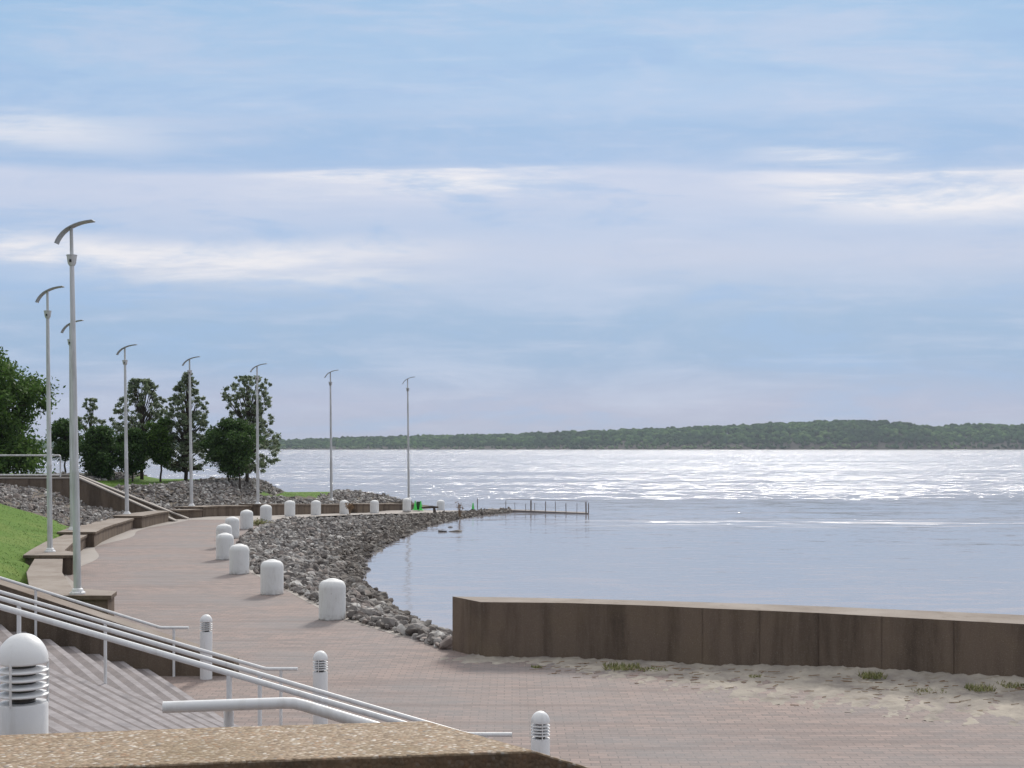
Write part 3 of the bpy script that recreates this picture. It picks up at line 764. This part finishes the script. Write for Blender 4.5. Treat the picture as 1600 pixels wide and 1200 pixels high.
rail(10.5, 1.74, .29, 2.2, [1.9, .1, -2.32, -4.75], 'thick white handrail sloping in front of the other three long rails')
rail(5.58, -.95+(2.737-.82)/.30, .30, 6.0, [-1.235, 1.2, 3.7], 'nearest white handrail with its level top end just behind the foreground wall', xtop=1, ztop=2.737)

o = empty('railing', (-24.9, 66.8, 2.31), 'white pipe railing on top of the retaining wall at the far left', 'railing')
m = MB(); m.tube([(-12,0,1.14-.02),(1.85-.08-.5,0,1.14-.02),(1.83-.5,0,1.06)], .045, 8); m.build('rail', M_pole, o, smooth=50)
m = MB(); m.tube([(-12,0,.10),(1.3,0,.10)], .04, 8); m.build('rail', M_pole, o, smooth=50)
for px in (1.33, -2.0, -5.3, -8.6):
    m = MB(); m.tube([(px,0,0),(px,0,1.09)], .04, 8); m.build('post', M_pole, o, smooth=50)

# ------------------------------------------------------------------ big bollards
def arc(r0, z0, r, n, flat=1.0):
    return [(r0+r*math.cos(a), z0+r*flat*math.sin(a)) for a in np.linspace(0, PI/2, n)]
def big_bollard():
    m = MB(); pr = [(0,-.05),(.298,-.05),(.298,.03),(.300,.70)]
    pr += [(.300-.13+.13*math.cos(a)+0, .70+.17*math.sin(a)) for a in np.linspace(.1, PI/2, 9)]
    pr += [(.10,.902),(.05,.914),(0,.918)]
    m.lathe(pr, 48)
    return m.build('bollard', M_bollard, None, smooth=50)
BB = [((-4.03,28.7), 'largest, nearest domed white bollard, at the bend of the stone bank', 0),
      ((-6.30,33.6), 'second nearest domed white bollard by the riprap', 0), ((-8.31,39.0), 'third nearest domed white bollard along the stone bank', 0),
      ((-9.87,44.0), 'fourth nearest domed white bollard, overlapping the one behind it', 0), ((-11.07,49.2), 'domed white bollard half hidden behind the fourth nearest one', 0),
      ((-11.87,54.3), 'domed white bollard standing between the half-hidden one and the inward bend', 0), ((-12.5,60.3), 'domed white bollard where the row bends toward the river', 0),
      ((-12.65,65.8), 'domed white bollard at the end of the brick paving', 0), ((-12.5,72), 'domed white bollard near the third lamp post from the right', 0),
      ((-11.8,77), 'domed white bollard left of the second lamp post from the right', 0), ((-10.75,82), 'domed white bollard with a brown dead shrub before it', 0),
      ((-9.35,87), 'domed white bollard in front of the long far seat wall', 0), ((-7.46,90.8), 'domed white bollard just left of the lime green cones', 0),
      ((-5.35,96), 'farthest domed white bollard, standing in the water at the point', 0)]
b0 = big_bollard()
for i, ((x, y), lab, _) in enumerate(BB):
    o = b0 if i == 0 else b0.copy()
    if i: C.objects.link(o)
    z = {12: -.66, 13: -1.0}.get(i, zg(y))
    o.location = (x, y, z); o.rotation_euler = (0, 0, i*1.7)
    tag(o, lab, 'bollard', 'domed white bollards along the waterfront')

# ------------------------------------------------------------------ louvred light bollards
def light_bollard():
    o = empty('light_bollard', (0,0,0), 'x', 'light bollard', 'white louvred light bollards')
    m = MB(); m.lathe([(0,-.02),(.1,-.02),(.1,.775),(.097,.785),(.06,.787),(0,.787)], 40); m.build('body', M_white, o, smooth=40)
    m = MB(); m.lathe([(.052,.78),(.052,.955)], 28); m.build('lens', M_lens, o, smooth=40)
    for k in range(4):
        z = .818+k*.033; m = MB(); m.lathe([(.05,z+.008),(.100,z-.003),(.102,z-.001),(.102,z+.003),(.1,z+.005),(.05,z+.014)], 40); m.build('louvre', M_white, o, smooth=40)
    for a in (-PI/2-.12, PI/6-.12, 5*PI/6-.12):
        m = MB(); m.tube([(.098*math.cos(a), .098*math.sin(a), .782), (.098*math.cos(a), .098*math.sin(a), .955)], .0055, 8); m.build('strut', M_white, o)
    m = MB(); pr = [(0,.948),(.098,.948),(.101,.951)]+[(.101*math.cos(a), .955+.115*math.sin(a)) for a in np.linspace(0, PI/2, 14)][:-1]+[(0,1.07)]
    m.lathe(pr, 48); m.build('dome', M_white, o, smooth=50)
    return o
lb = light_bollard(); lb.location = (-2.015, 5.27, 2.015); lb['label'] = 'largest louvred light bollard, at the left edge right behind the foreground wall'
dup(lb, (-5.09, 21.3, 0), 'louvred white light bollard at the foot of the far cheek wall')
dup(lb, (-2.62, 17.5, 0), 'louvred white light bollard by the end of the second farthest handrail')
dup(lb, (.30, 13.5, 0), 'louvred white light bollard rising beyond the sloping end of the foreground wall', rot=(0,0,.3))

# ------------------------------------------------------------------ lamp posts
def lamp():
    o = empty('lamp_post', (0,0,0), 'x', 'lamp post', 'tall white lamp posts with curved reflectors')
    m = MB(); m.lathe([(0,0),(.17,0),(.17,.035),(.13,.05),(.115,.11),(.085,.13),(0,.13)], 28); m.build('base_plate', M_white, o, smooth=35)
    for k in range(4):
        a = PI/4+k*PI/2; q = MB(); q.lathe([(.014,.03),(.014,.06),(0,.062)], 6, (.148*math.cos(a), .148*math.sin(a), 0)); q.build('bolt', M_pole, o)
    m = MB(); m.lathe([(.082,.12),(.076,2.7),(.078,2.72),(.071,2.74),(.062,5.1),(.050,7.28),(.044,7.31),(0,7.31)], 24); m.build('pole', M_pole, o, smooth=35)
    m = MB(); m.lathe([(.03,7.27),(.06,7.28),(.088,7.33),(.112,7.50),(.118,7.505),(.118,7.52),(.04,7.52),(0,7.51)], 24); cp = m.build('uplight', M_pole, o, smooth=35)
    q = MB(); q.box(-.022, .022, -.116, -.07, 7.35, 7.41); q.build('latch', M_dark, cp)
    m = MB(); m.lathe([(.040,7.50),(.036,8.12),(0,8.12)], 14); m.build('stem', M_pole, o, smooth=35)
    # curved plate, extruded arc
    A = [(-.335,7.775),(-.31,7.835),(-.26,7.92),(-.18,8.015),(-.09,8.09),(0,8.14),(.10,8.185),(.22,8.225),(.34,8.25),(.50,8.27)]
    vs = []; fs = []; hw = .12
    for i, (x, z) in enumerate(A):
        a = A[max(i-1,0)]; b = A[min(i+1,len(A)-1)]; t = np.array([b[0]-a[0], b[1]-a[1]]); t /= np.linalg.norm(t); nx_, nz_ = -t[1], t[0]
        th = .014
        for (yy, sg) in ((-hw,-1),(hw,-1),(hw,1),(-hw,1)):
            dz = -.06*(1-math.cos(0)) 
            vs.append((x+nx_*th*sg, yy, z+nz_*th*sg))
    for i in range(len(A)-1):
        for k in range(4):
            k2 = (k+1) % 4; fs.append((i*4+k, i*4+k2, i*4+4+k2, i*4+4+k))
    fs += [(0,1,2,3), tuple(len(vs)-4+k for k in (3,2,1,0))]
    m = MB(); m.add(vs, fs); m.build('reflector', M_reflect, o, smooth=40, bevel=.006)
    return o
LP = [(-9.64,28.4,.6,-.017,'tallest-looking lamp post, nearest the camera at the left'), (-14.4,39.9,.59,-.010,'second nearest lamp post, left of the nearest one'),
      (-17.35,50.5,.59,-.010,'lamp post mostly hidden behind the nearest one, only its reflector tips showing'), (-18.8,62.5,.59,-.013,'lamp post just left of the far steps in front of a loose-crowned tree'),
      (-17.75,70.9,.60,-.014,'lamp post just right of the far steps in front of the conical tree'), (-14.95,75.3,.50,-.006,'lamp post in front of the right-hand tree of the point'),
      (-12.48,88.5,.18,-.009,'second lamp post from the right, against the far shore'), (-7.9,98,-.1,-.010,'rightmost, farthest lamp post at the tip of the point')]
l0 = lamp()
for i, (x, y, z, lean, lab) in enumerate(LP):
    if i == 0: l0.location = (x, y, z); l0.rotation_euler = (0, lean, 0); l0['label'] = lab
    else: o = dup(l0, (x, y, z), lab, rot=(0, lean, 0))
for o in list(C.objects):
    if o.name.startswith('lamp_post') and o.type == 'EMPTY' and o.location.y > 60: o.scale = (1.15, 1.15, 1.0 if o.location.y < 80 else 1.09 if o.location.y < 90 else 1.13)

# ------------------------------------------------------------------ trees
def leaves(centers, rad, per, size, seed, squash=.8, spread=1.0):
    r = np.random.default_rng(seed); n = len(centers)*per
    c = np.repeat(np.array(centers), per, 0); rr = np.repeat(np.array(rad), per)
    d = r.normal(size=(n,3)); d /= np.linalg.norm(d, axis=1)[:,None]
    p = c+d*spread*(rr*np.clip(np.abs(r.normal(size=n)), 0, 1.7)*.75)[:,None]*np.array([1,1,squash])
    s = size*r.uniform(.6, 1.3, n)
    a = r.normal(size=(n,3)); a /= np.linalg.norm(a, axis=1)[:,None]
    b = np.cross(a, r.normal(size=(n,3))); b /= np.linalg.norm(b, axis=1)[:,None]
    V = np.stack([p-a*s[:,None], p+b*(s*.5)[:,None], p+a*s[:,None], p-b*(s*.5)[:,None]], 1).reshape(-1,3)
    return V, np.arange(n*4).reshape(-1,4)
def tree(x, y, z, h, kind, rx, label, leafm, z0=.25, nclump=70, per=110, lsize=.1, seed=1, crad=(.28,.55), two=False, cat='tree', lean=0, prof=None):
    o = empty('tree', (x, y, z), label, cat, 'trees on the point' )
    r = np.random.default_rng(seed); centers = []; rad = []
    top = h
    while len(centers) < nclump:
        t = r.uniform(0, 1)
        if kind == 'round': w_ = math.sqrt(max(1-(2*t-1)**2, 0))
        elif kind == 'cone': w_ = (1-t)**.75*min(1, t*5+.25)+.08
        elif kind == 'oval': w_ = (math.sin(PI*min(t*.80+.14, 1)))**.45*(1-t)**.1
        elif kind == 'wide': w_ = min(1, (1-t)*2.4+.1)**.55
        else: w_ = 1
        w_ *= .85+.3*math.sin(seed+t*9)*.5
        a = r.uniform(0, 2*PI); q = math.sqrt(r.uniform(.12, 1)) if kind != 'round' else r.uniform(.0, 1)**.4
        zz = h*(z0+(1-z0)*t)
        centers.append((math.cos(a)*q*rx*w_+lean*t, math.sin(a)*q*rx*w_, min(zz, h-.2))); rad.append(r.uniform(*crad)*(1.05-.35*t))
    centers = np.array(centers)
    m = MB()
    rt = .035*h*.55
    def limb(p0, p1, r0, r1, wob, k=5):
        p0 = np.array(p0); p1 = np.array(p1); pts = []
        for i in range(k+1):
            t = i/k; pts.append(p0+(p1-p0)*t+r.normal(size=3)*wob*math.sin(PI*t)+np.array([0,0,.12*math.sin(PI*t)*np.linalg.norm((p1-p0)[:2])]))
        m.tube(pts, [r0+(r1-r0)*i/k for i in range(k+1)], 7)
    if two:
        limb((-.14,0,-.25), (-.5,0,h*.75), rt*.8, rt*.2, .05); limb((.55,0,-.25), (.4,.1,h*.7), rt*.8, rt*.2, .05)
    else: limb((0,0,-.25), (lean,0,h*.93), rt, rt*.15, .06, 8)
    for i in range(0, len(centers), 2 if kind != 'round' else 6):
        c = centers[i]; zb = max(h*z0*.8, c[2]*.62); limb((lean*zb/h, 0, zb), c, rt*.32*(1-zb/h)+.012, .008, .04, 4)
    m.build('trunk', M_bark, o, smooth=60)
    V, F = leaves(centers, rad, per, lsize, seed+50, spread=1.0 if kind in ('round', 'wide') else .72)
    np_mesh('crown', V, F, leafm, o)
    return o
def tz(x, y): return float(terrain(np.array([[x, y]], float))[0][0])
def T(px, y, top, kind, wpx, label, leafm, **k):
    x = (px-800)*y/2000; z = tz(x, y); h = 3.85+(699-top)*y/2000-z
    return tree(x, y, z, h, kind, wpx/2*y/2000*(1.12 if kind == 'round' else 1.42), label, leafm, **k)
T(222, 88, 590, 'oval', 78, 'loose-crowned tree left of the conical tree, sky showing through its leaves', M_leafl, z0=.2, nclump=330, per=62, lsize=.09, seed=3, crad=(.17,.33))
T(290, 86, 580, 'cone', 88, 'conical dark tree with a straight trunk at the middle of the group', M_leafl, z0=.1, nclump=360, per=62, lsize=.09, seed=8, crad=(.16,.32), lean=.2)
T(386, 88, 585, 'oval', 86, 'tall right-hand tree with a ragged grey-green crown overhanging the water', M_leafl, z0=.1, nclump=380, per=62, lsize=.09, seed=12, crad=(.17,.33), lean=.15)
T(141, 90, 620, 'oval', 36, 'small thin tree seen just right of the nearest lamp pole', M_leafl, z0=.25, nclump=60, per=80, lsize=.085, seed=15, crad=(.17,.33))
T(362, 83, 657, 'round', 84, 'dense round dark bush-like tree on two short trunks', M_leafd, z0=.2, nclump=110, per=260, lsize=.09, seed=21, crad=(.4,.62), two=True)
T(251, 85, 655, 'round', 50, 'small dense tree on a thin bare trunk under the loose-crowned tree', M_leafg, z0=.33, nclump=60, per=240, lsize=.09, seed=24, crad=(.35,.5))
T(207, 84, 672, 'round', 52, 'low dense dark tree on a short trunk left of the thin-trunked one', M_leafd, z0=.25, nclump=60, per=240, lsize=.09, seed=27, crad=(.35,.5))
T(157, 82, 668, 'round', 66, 'dense round green tree beside the top of the far steps', M_leafd, z0=.12, nclump=100, per=240, lsize=.09, seed=30, crad=(.4,.55))
T(102, 86, 655, 'round', 48, 'dark bushy tree between the two nearest lamp poles', M_leafd, z0=.35, nclump=60, per=220, lsize=.09, seed=33, crad=(.35,.55))
tl = T(-66, 76, 540, 'wide', 196, 'big dark dense tree at the left edge behind the railing', M_leafg, z0=.08, nclump=420, per=330, lsize=.13, seed=40, crad=(.7,1.2))

# ------------------------------------------------------------------ grass
def blades(name, pts, hgt, wid, mt, seed, label=None, cat=None, kind=None, parent=None):
    r = np.random.default_rng(seed); n = len(pts); p = np.asarray(pts, float)
    a = r.uniform(0, 2*PI, n); d = np.c_[np.cos(a), np.sin(a), np.zeros(n)]*wid
    hh = hgt*r.uniform(.5, 1.2, n); tip = p+np.c_[r.normal(size=(n,2))*hgt*.45, hh]
    V = np.stack([p-d, p+d, tip], 1).reshape(-1,3)
    return tag(np_mesh(name, V, np.arange(n*3).reshape(-1,3), mt, parent), label, cat, kind=kind)
r = np.random.default_rng(77)
Q = np.c_[r.uniform(-32, -9, 90000), r.uniform(24, 96, 90000)]; Hq, Sq = terrain(Q)
okq = ~is_rock_zone(Q, Hq, Sq) & (Sq > .95) & (Sq < 12) & (Hq > -.3) & ~((Q[:,1] > 66) & (Q[:,1] < 70) & (Q[:,0] < -17))
Q = np.c_[Q, Hq-.01][okq]
blades('grass', Q, .045, .012, M_blade, 3, 'short green lawn on the bank beside the promenade and the crest of the point', 'grass', 'stuff')

# sand in front of the right wall: a thin drift that thins out irregularly
gx = np.arange(-1.6, 13, .07); gy = np.arange(15.5, 24.6, .07); GX, GY = np.meshgrid(gx, gy); P = np.c_[GX.ravel(), GY.ravel()]
sw = -seg_dist(P, wfront)                                   # distance in front of the wall
wd = np.interp(P[:,0], [-1.2, 0, 1.2, 2.5, 4, 6, 8, 10, 13], [.25, .4, 1.0, 1.75, 2.2, 2.45, 2.4, 2.3, 2.3])
wn = vnoise(P, .9, 61)*.35+vnoise(P, 3.1, 62)*.13
hz = .03*np.clip(1-(sw/(wd+wn)), -3, 1)+.012*vnoise(P, 4.5, 63)+.016*vnoise(P, 11, 64)+.018*vnoise(P, 23, 66)
pile = np.exp(-((sw/.35)**2))*np.interp(P[:,0], [3.5,5.5,8,13], [0,.10,.14,.16]); hz = hz+pile
hz = np.where(sw < -.3, -.05, hz)
idx = np.arange(len(P)).reshape(len(gy), len(gx))
F = np.c_[idx[:-1,:-1].ravel(), idx[:-1,1:].ravel(), idx[1:,1:].ravel(), idx[1:,:-1].ravel()]
F = F[(hz[F].max(1) > -.01) & ((sw-wd)[F].max(1) < .9) & (sw[F].min(1) > -.35)]
tag(np_mesh('sand', np.c_[P, hz], F, M_sand, smooth=True), 'thin drift of pale river sand along the foot of the flood wall', 'sand', kind='stuff')
def sandz(x, y):
    k = np.argmin((P[:,0]-x)**2+(P[:,1]-y)**2); return max(hz[k], 0)
def weed(px, py, wid, n, hgt, label, seed):
    D = 7700/(py-699); x = (px-800)*D/2000; r = np.random.default_rng(seed)
    n = int(n*.7); hgt *= .75; pts = np.c_[np.clip(r.normal(size=n),-1.3,1.3)*wid*.45, np.clip(r.normal(size=n),-1.3,1.3)*wid*.4, np.zeros(n)]
    o = blades('weed', pts, hgt, .012, M_weed, seed, label, 'weed'); o.location = (x, D, sandz(x, D)); o['group'] = 'weeds in the sand by the flood wall'
for k, a in enumerate([(972,1046,.5,420,.10,'widest low green weed patch in the sand, below the wall'), (1022,1048,.32,200,.06,'flat green weed just right of the widest patch'),
          (838,1043,.14,70,.06,'tiny weed in the sand nearest the left end of the flood wall'), (1362,1064,.3,240,.14,'upright weed close to the wall foot in the right half'),
          (1452,1082,.4,200,.06,'flat yellow-green weed in the sand toward the right edge'), (1530,1081,.3,200,.12,'small upright weed near the right edge'),
          (1588,1080,.4,220,.08,'weed patch at the right edge of the view'), (1180,1060,.15,60,.05,'lone small sprig of weed at the middle of the sand')]): weed(*a, seed=90+k)
r = np.random.default_rng(101); m = MB()
for k in range(260):
    x = r.uniform(.4, 11); y = np.interp(x, wfront[:,0], wfront[:,1])-abs(r.normal())*1.0-.35
    z = max(sandz(x, y), 0)+.008; a = r.normal()*.5; l = r.uniform(.02, .10)*(2.2 if k % 29 == 0 else 1)
    m.tube([(x-l*math.cos(a), y-l*math.sin(a), z), (x+l*math.cos(a), y+l*math.sin(a), z+.006)], r.uniform(.003,.007), 5)
tag(m.build('debris', M_twig), 'scattered dry twigs and bits of drift lying on the sand', 'debris', kind='stuff')
# weeds in the riprap and by the far bollards
def shrub(name, x, y, z, h, wid, n, label, cat, mt=M_twig, rr=.012, leaf=None, seed=5):
    r = np.random.default_rng(seed); o = empty(name, (x, y, z), label, cat); m = MB(); tips = []
    for k in range(n):
        a = r.uniform(0, 2*PI); q = r.uniform(.1, 1)*wid; t = (math.cos(a)*q, math.sin(a)*q, h*r.uniform(.6, 1)); tips.append(t)
        m.tube([(0,0,-.1), (t[0]*.35, t[1]*.35, t[2]*.5), t], [rr, rr*.7, rr*.3], 5)
    m.build('stems', mt, o)
    if leaf:
        V, F = leaves(np.array(tips), [wid*.5]*len(tips), leaf, .05, seed); np_mesh('leaves', V, F, mt, o)
shrub('dead_shrub', -10.2, 80.5, -.42, .75, .28, 16, 'brown dead shrub in front of a far white bollard', 'dead shrub', leaf=30)
shrub('reeds', -3.45, 84.5, ZW, 1.1, .30, 14, 'reddish twiggy stems standing in the shallows off the stone bank', 'twigs', rr=.02, leaf=8)
shrub('weed', -12.4, 63.2, 0, .12, .5, 30, 'low yellow-green weed where the far riprap meets the walkway', 'weed', mt=M_weed, rr=.01, leaf=30)
for k, (px, py, a) in enumerate([(690,831,.5), (714,831,.55), (703,824,.25)]):
    D = 9400/(py-699); o = bpy.data.objects.new('boulder', meshes[k+3]); C.objects.link(o); o.location = ((px-800)*D/2000, D, ZW+.02); o.scale = (a*.8, a*.6, a*.4)
    tag(o, ['dark stone awash in the shallows, left one of the two bigger ones', 'dark stone awash in the shallows beneath the twiggy stems', 'smallest stone awash in the shallows'][k], 'rock')

# ------------------------------------------------------------------ cones, drum, driftwood
def cone(x, y, z, s, label):
    o = empty('traffic_cone', (x, y, z), label, 'traffic cone', 'lime green cones at the water')
    m = MB(); m.box(-.2*s, .2*s, -.2*s, .2*s, 0, .04*s); m.build('foot', M_green, o, bevel=.01)
    m = MB(); m.lathe([(.15*s,.041*s),(.13*s,.08*s),(.05*s,.62*s),(.035*s,.72*s),(.02*s,.73*s),(0,.73*s)], 20); m.build('cone_body', M_green, o, smooth=40)
cone(-7.0, 92.6, -.68, .95, 'lime green cone just right of the domed bollard, left of the dark barrel')
cone(-6.58, 92.4, -.70, .95, 'lime green cone just right of the dark barrel')
cone(-2.85, 93.6, -.88, .95, 'lone lime green cone at the water by the gangway rail')
o = empty('barrel', (-6.8, 93.0, -.7), 'dark green upright barrel between the two lime cones', 'barrel')
m = MB(); m.lathe([(0,0),(.15,0),(.155,.03),(.15,.25),(.157,.27),(.15,.29),(.15,.56),(.155,.60),(.14,.62),(0,.62)], 24); m.build('shell', M_dgreen, o, smooth=40)
o = empty('driftwood', (-5.5, 90.4, -.72), 'brown driftwood log propped level on a stump at the edge of the riprap', 'driftwood')
m = MB(); m.tube([(-.9,0,.30),(-.2,.04,.36),(.3,0,.34)], [.05,.09,.06], 8); m.build('log', M_bark, o, smooth=50)
m = MB(); m.tube([(.06,0,-.25),(.0,0,.3)], [.13,.09], 9); m.build('stump', M_bark, o, smooth=50)

# ------------------------------------------------------------------ drowned gangway rail
o = empty('gangway', (5.3, 90.4, ZW), 'half-drowned steel gangway with a thin handrail running out into the river', 'gangway')
def G(px, y=None):
    t = (px-745)/(918-745); D = 94.5+(90.4-94.5)*t; return ((px-800)*D/2000-5.3, D-90.4)
a = G(762); b = G(919)
m = MB(); m.strip([(a[0],a[1]+1.3),(b[0],b[1]+1.3)], [a, b], [.16,.06], [.02,-.06]); m.build('deck', M_rust, o)
for k, (px, top, rr) in enumerate([(746,.92,.045),(790,.88,.035),(805,.8,.025),(821,.6,.03),(829.5,.94,.075),(836,.8,.03),(852,.82,.045),(868,.9,.03),(884.5,.85,.04),(901,.75,.025),(916,.9,.07),(919.5,.88,.05)]):
    q = G(px); m = MB(); m.tube([(q[0],q[1],-.6),(q[0]+.03*math.sin(k*2.3),q[1],top-.06*(k%3))], rr*.72, 8); m.build('post', M_rust, o, smooth=50)
a = G(790); m = MB(); m.tube([(a[0],a[1],.92),(b[0],b[1],.90)], .018, 6); m.build('rail', M_rust, o)

# ------------------------------------------------------------------ far shore
hp = [(-900,14),(0,14),(380,14),(440,15),(500,18),(640,21),(800,24),(900,28),(1000,31),(1100,34),(1250,41),(1350,45),(1470,45),(1500,39),(1540,35),(1600,40),(1700,38),(2500,34)]
hx = [(p-800)*1.3 for p, _ in hp]; hh = [h*1.3 for _, h in hp]
gx = np.arange(-2300, 2300, 20.); gy = np.array([2575, 2600, 2612, 2640, 2690, 2750, 2850, 3000, 3600.])
GX, GY = np.meshgrid(gx, gy); P2 = np.c_[GX.ravel(), GY.ravel()]
top = np.interp(P2[:,0]*2600/P2[:,1], hx, hh)
prof_ = np.interp(P2[:,1], gy, [-3, -.4, 1.0, .22, .5, .72, .9, .95, .9])
hz2 = np.where(P2[:,1] < 2620, prof_+ZW+.3, np.clip(top-9, 1, None)*prof_)
idx = np.arange(len(P2)).reshape(len(gy), len(gx))
tag(np_mesh('far_bank', np.c_[P2, hz2], np.c_[idx[:-1,:-1].ravel(), idx[:-1,1:].ravel(), idx[1:,1:].ravel(), idx[1:,:-1].ravel()], M_mud, smooth=True), kind='structure')
r = np.random.default_rng(55); Vs = []; Fs = []; o_ = 0
N = 8500
for k in range(N):
    px = r.uniform(-1500, 1500); t = r.uniform()**1.15
    y = 2615+t*330; f = np.interp(t, [0,.1,.3,.6,1], [.10,.35,.64,.9,1.0]); tp = np.interp(px, hx, hh)*y/2600
    rad = r.uniform(4, 8.5)*(.5 if t < .12 else 1)
    zc = max(tp*f-rad*.9+r.normal()*1.2, rad*.55)
    hi = True; sp_ = ICO2V if hi else ICO1V; Fq = ICO2F if hi else ICO1F
    nz = 1+.16*np.sin(sp_@r.normal(size=3)*3+r.uniform(0,6))+.12*np.sin(sp_@r.normal(size=3)*6+r.uniform(0,6))
    V = sp_*nz[:,None]*np.array([rad, rad, rad*r.uniform(.75, 1.15)])+np.array([px, y, zc])
    Vs.append(V); Fs.append(Fq+o_); o_ += len(V)
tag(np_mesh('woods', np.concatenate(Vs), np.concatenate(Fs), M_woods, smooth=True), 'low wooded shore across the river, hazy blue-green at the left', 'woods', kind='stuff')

# ------------------------------------------------------------------ haze over the river
m = MB(); m.box(-4500, 4500, -60, 5000, -4.6, 95)
hzm = bpy.data.materials.new('haze'); hzm.use_nodes = True; q = NT(hzm.node_tree); q.n.clear()
pv = q.new('ShaderNodeVolumePrincipled'); pv.inputs['Density'].default_value = .00010; pv.inputs['Color'].default_value = (.80, .88, 1, 1)
om = q.new('ShaderNodeOutputMaterial'); q.l.new(pv.outputs[0], om.inputs['Volume'])
tag(m.build('haze', hzm), 'thin blue haze over the river', 'haze', kind='stuff')
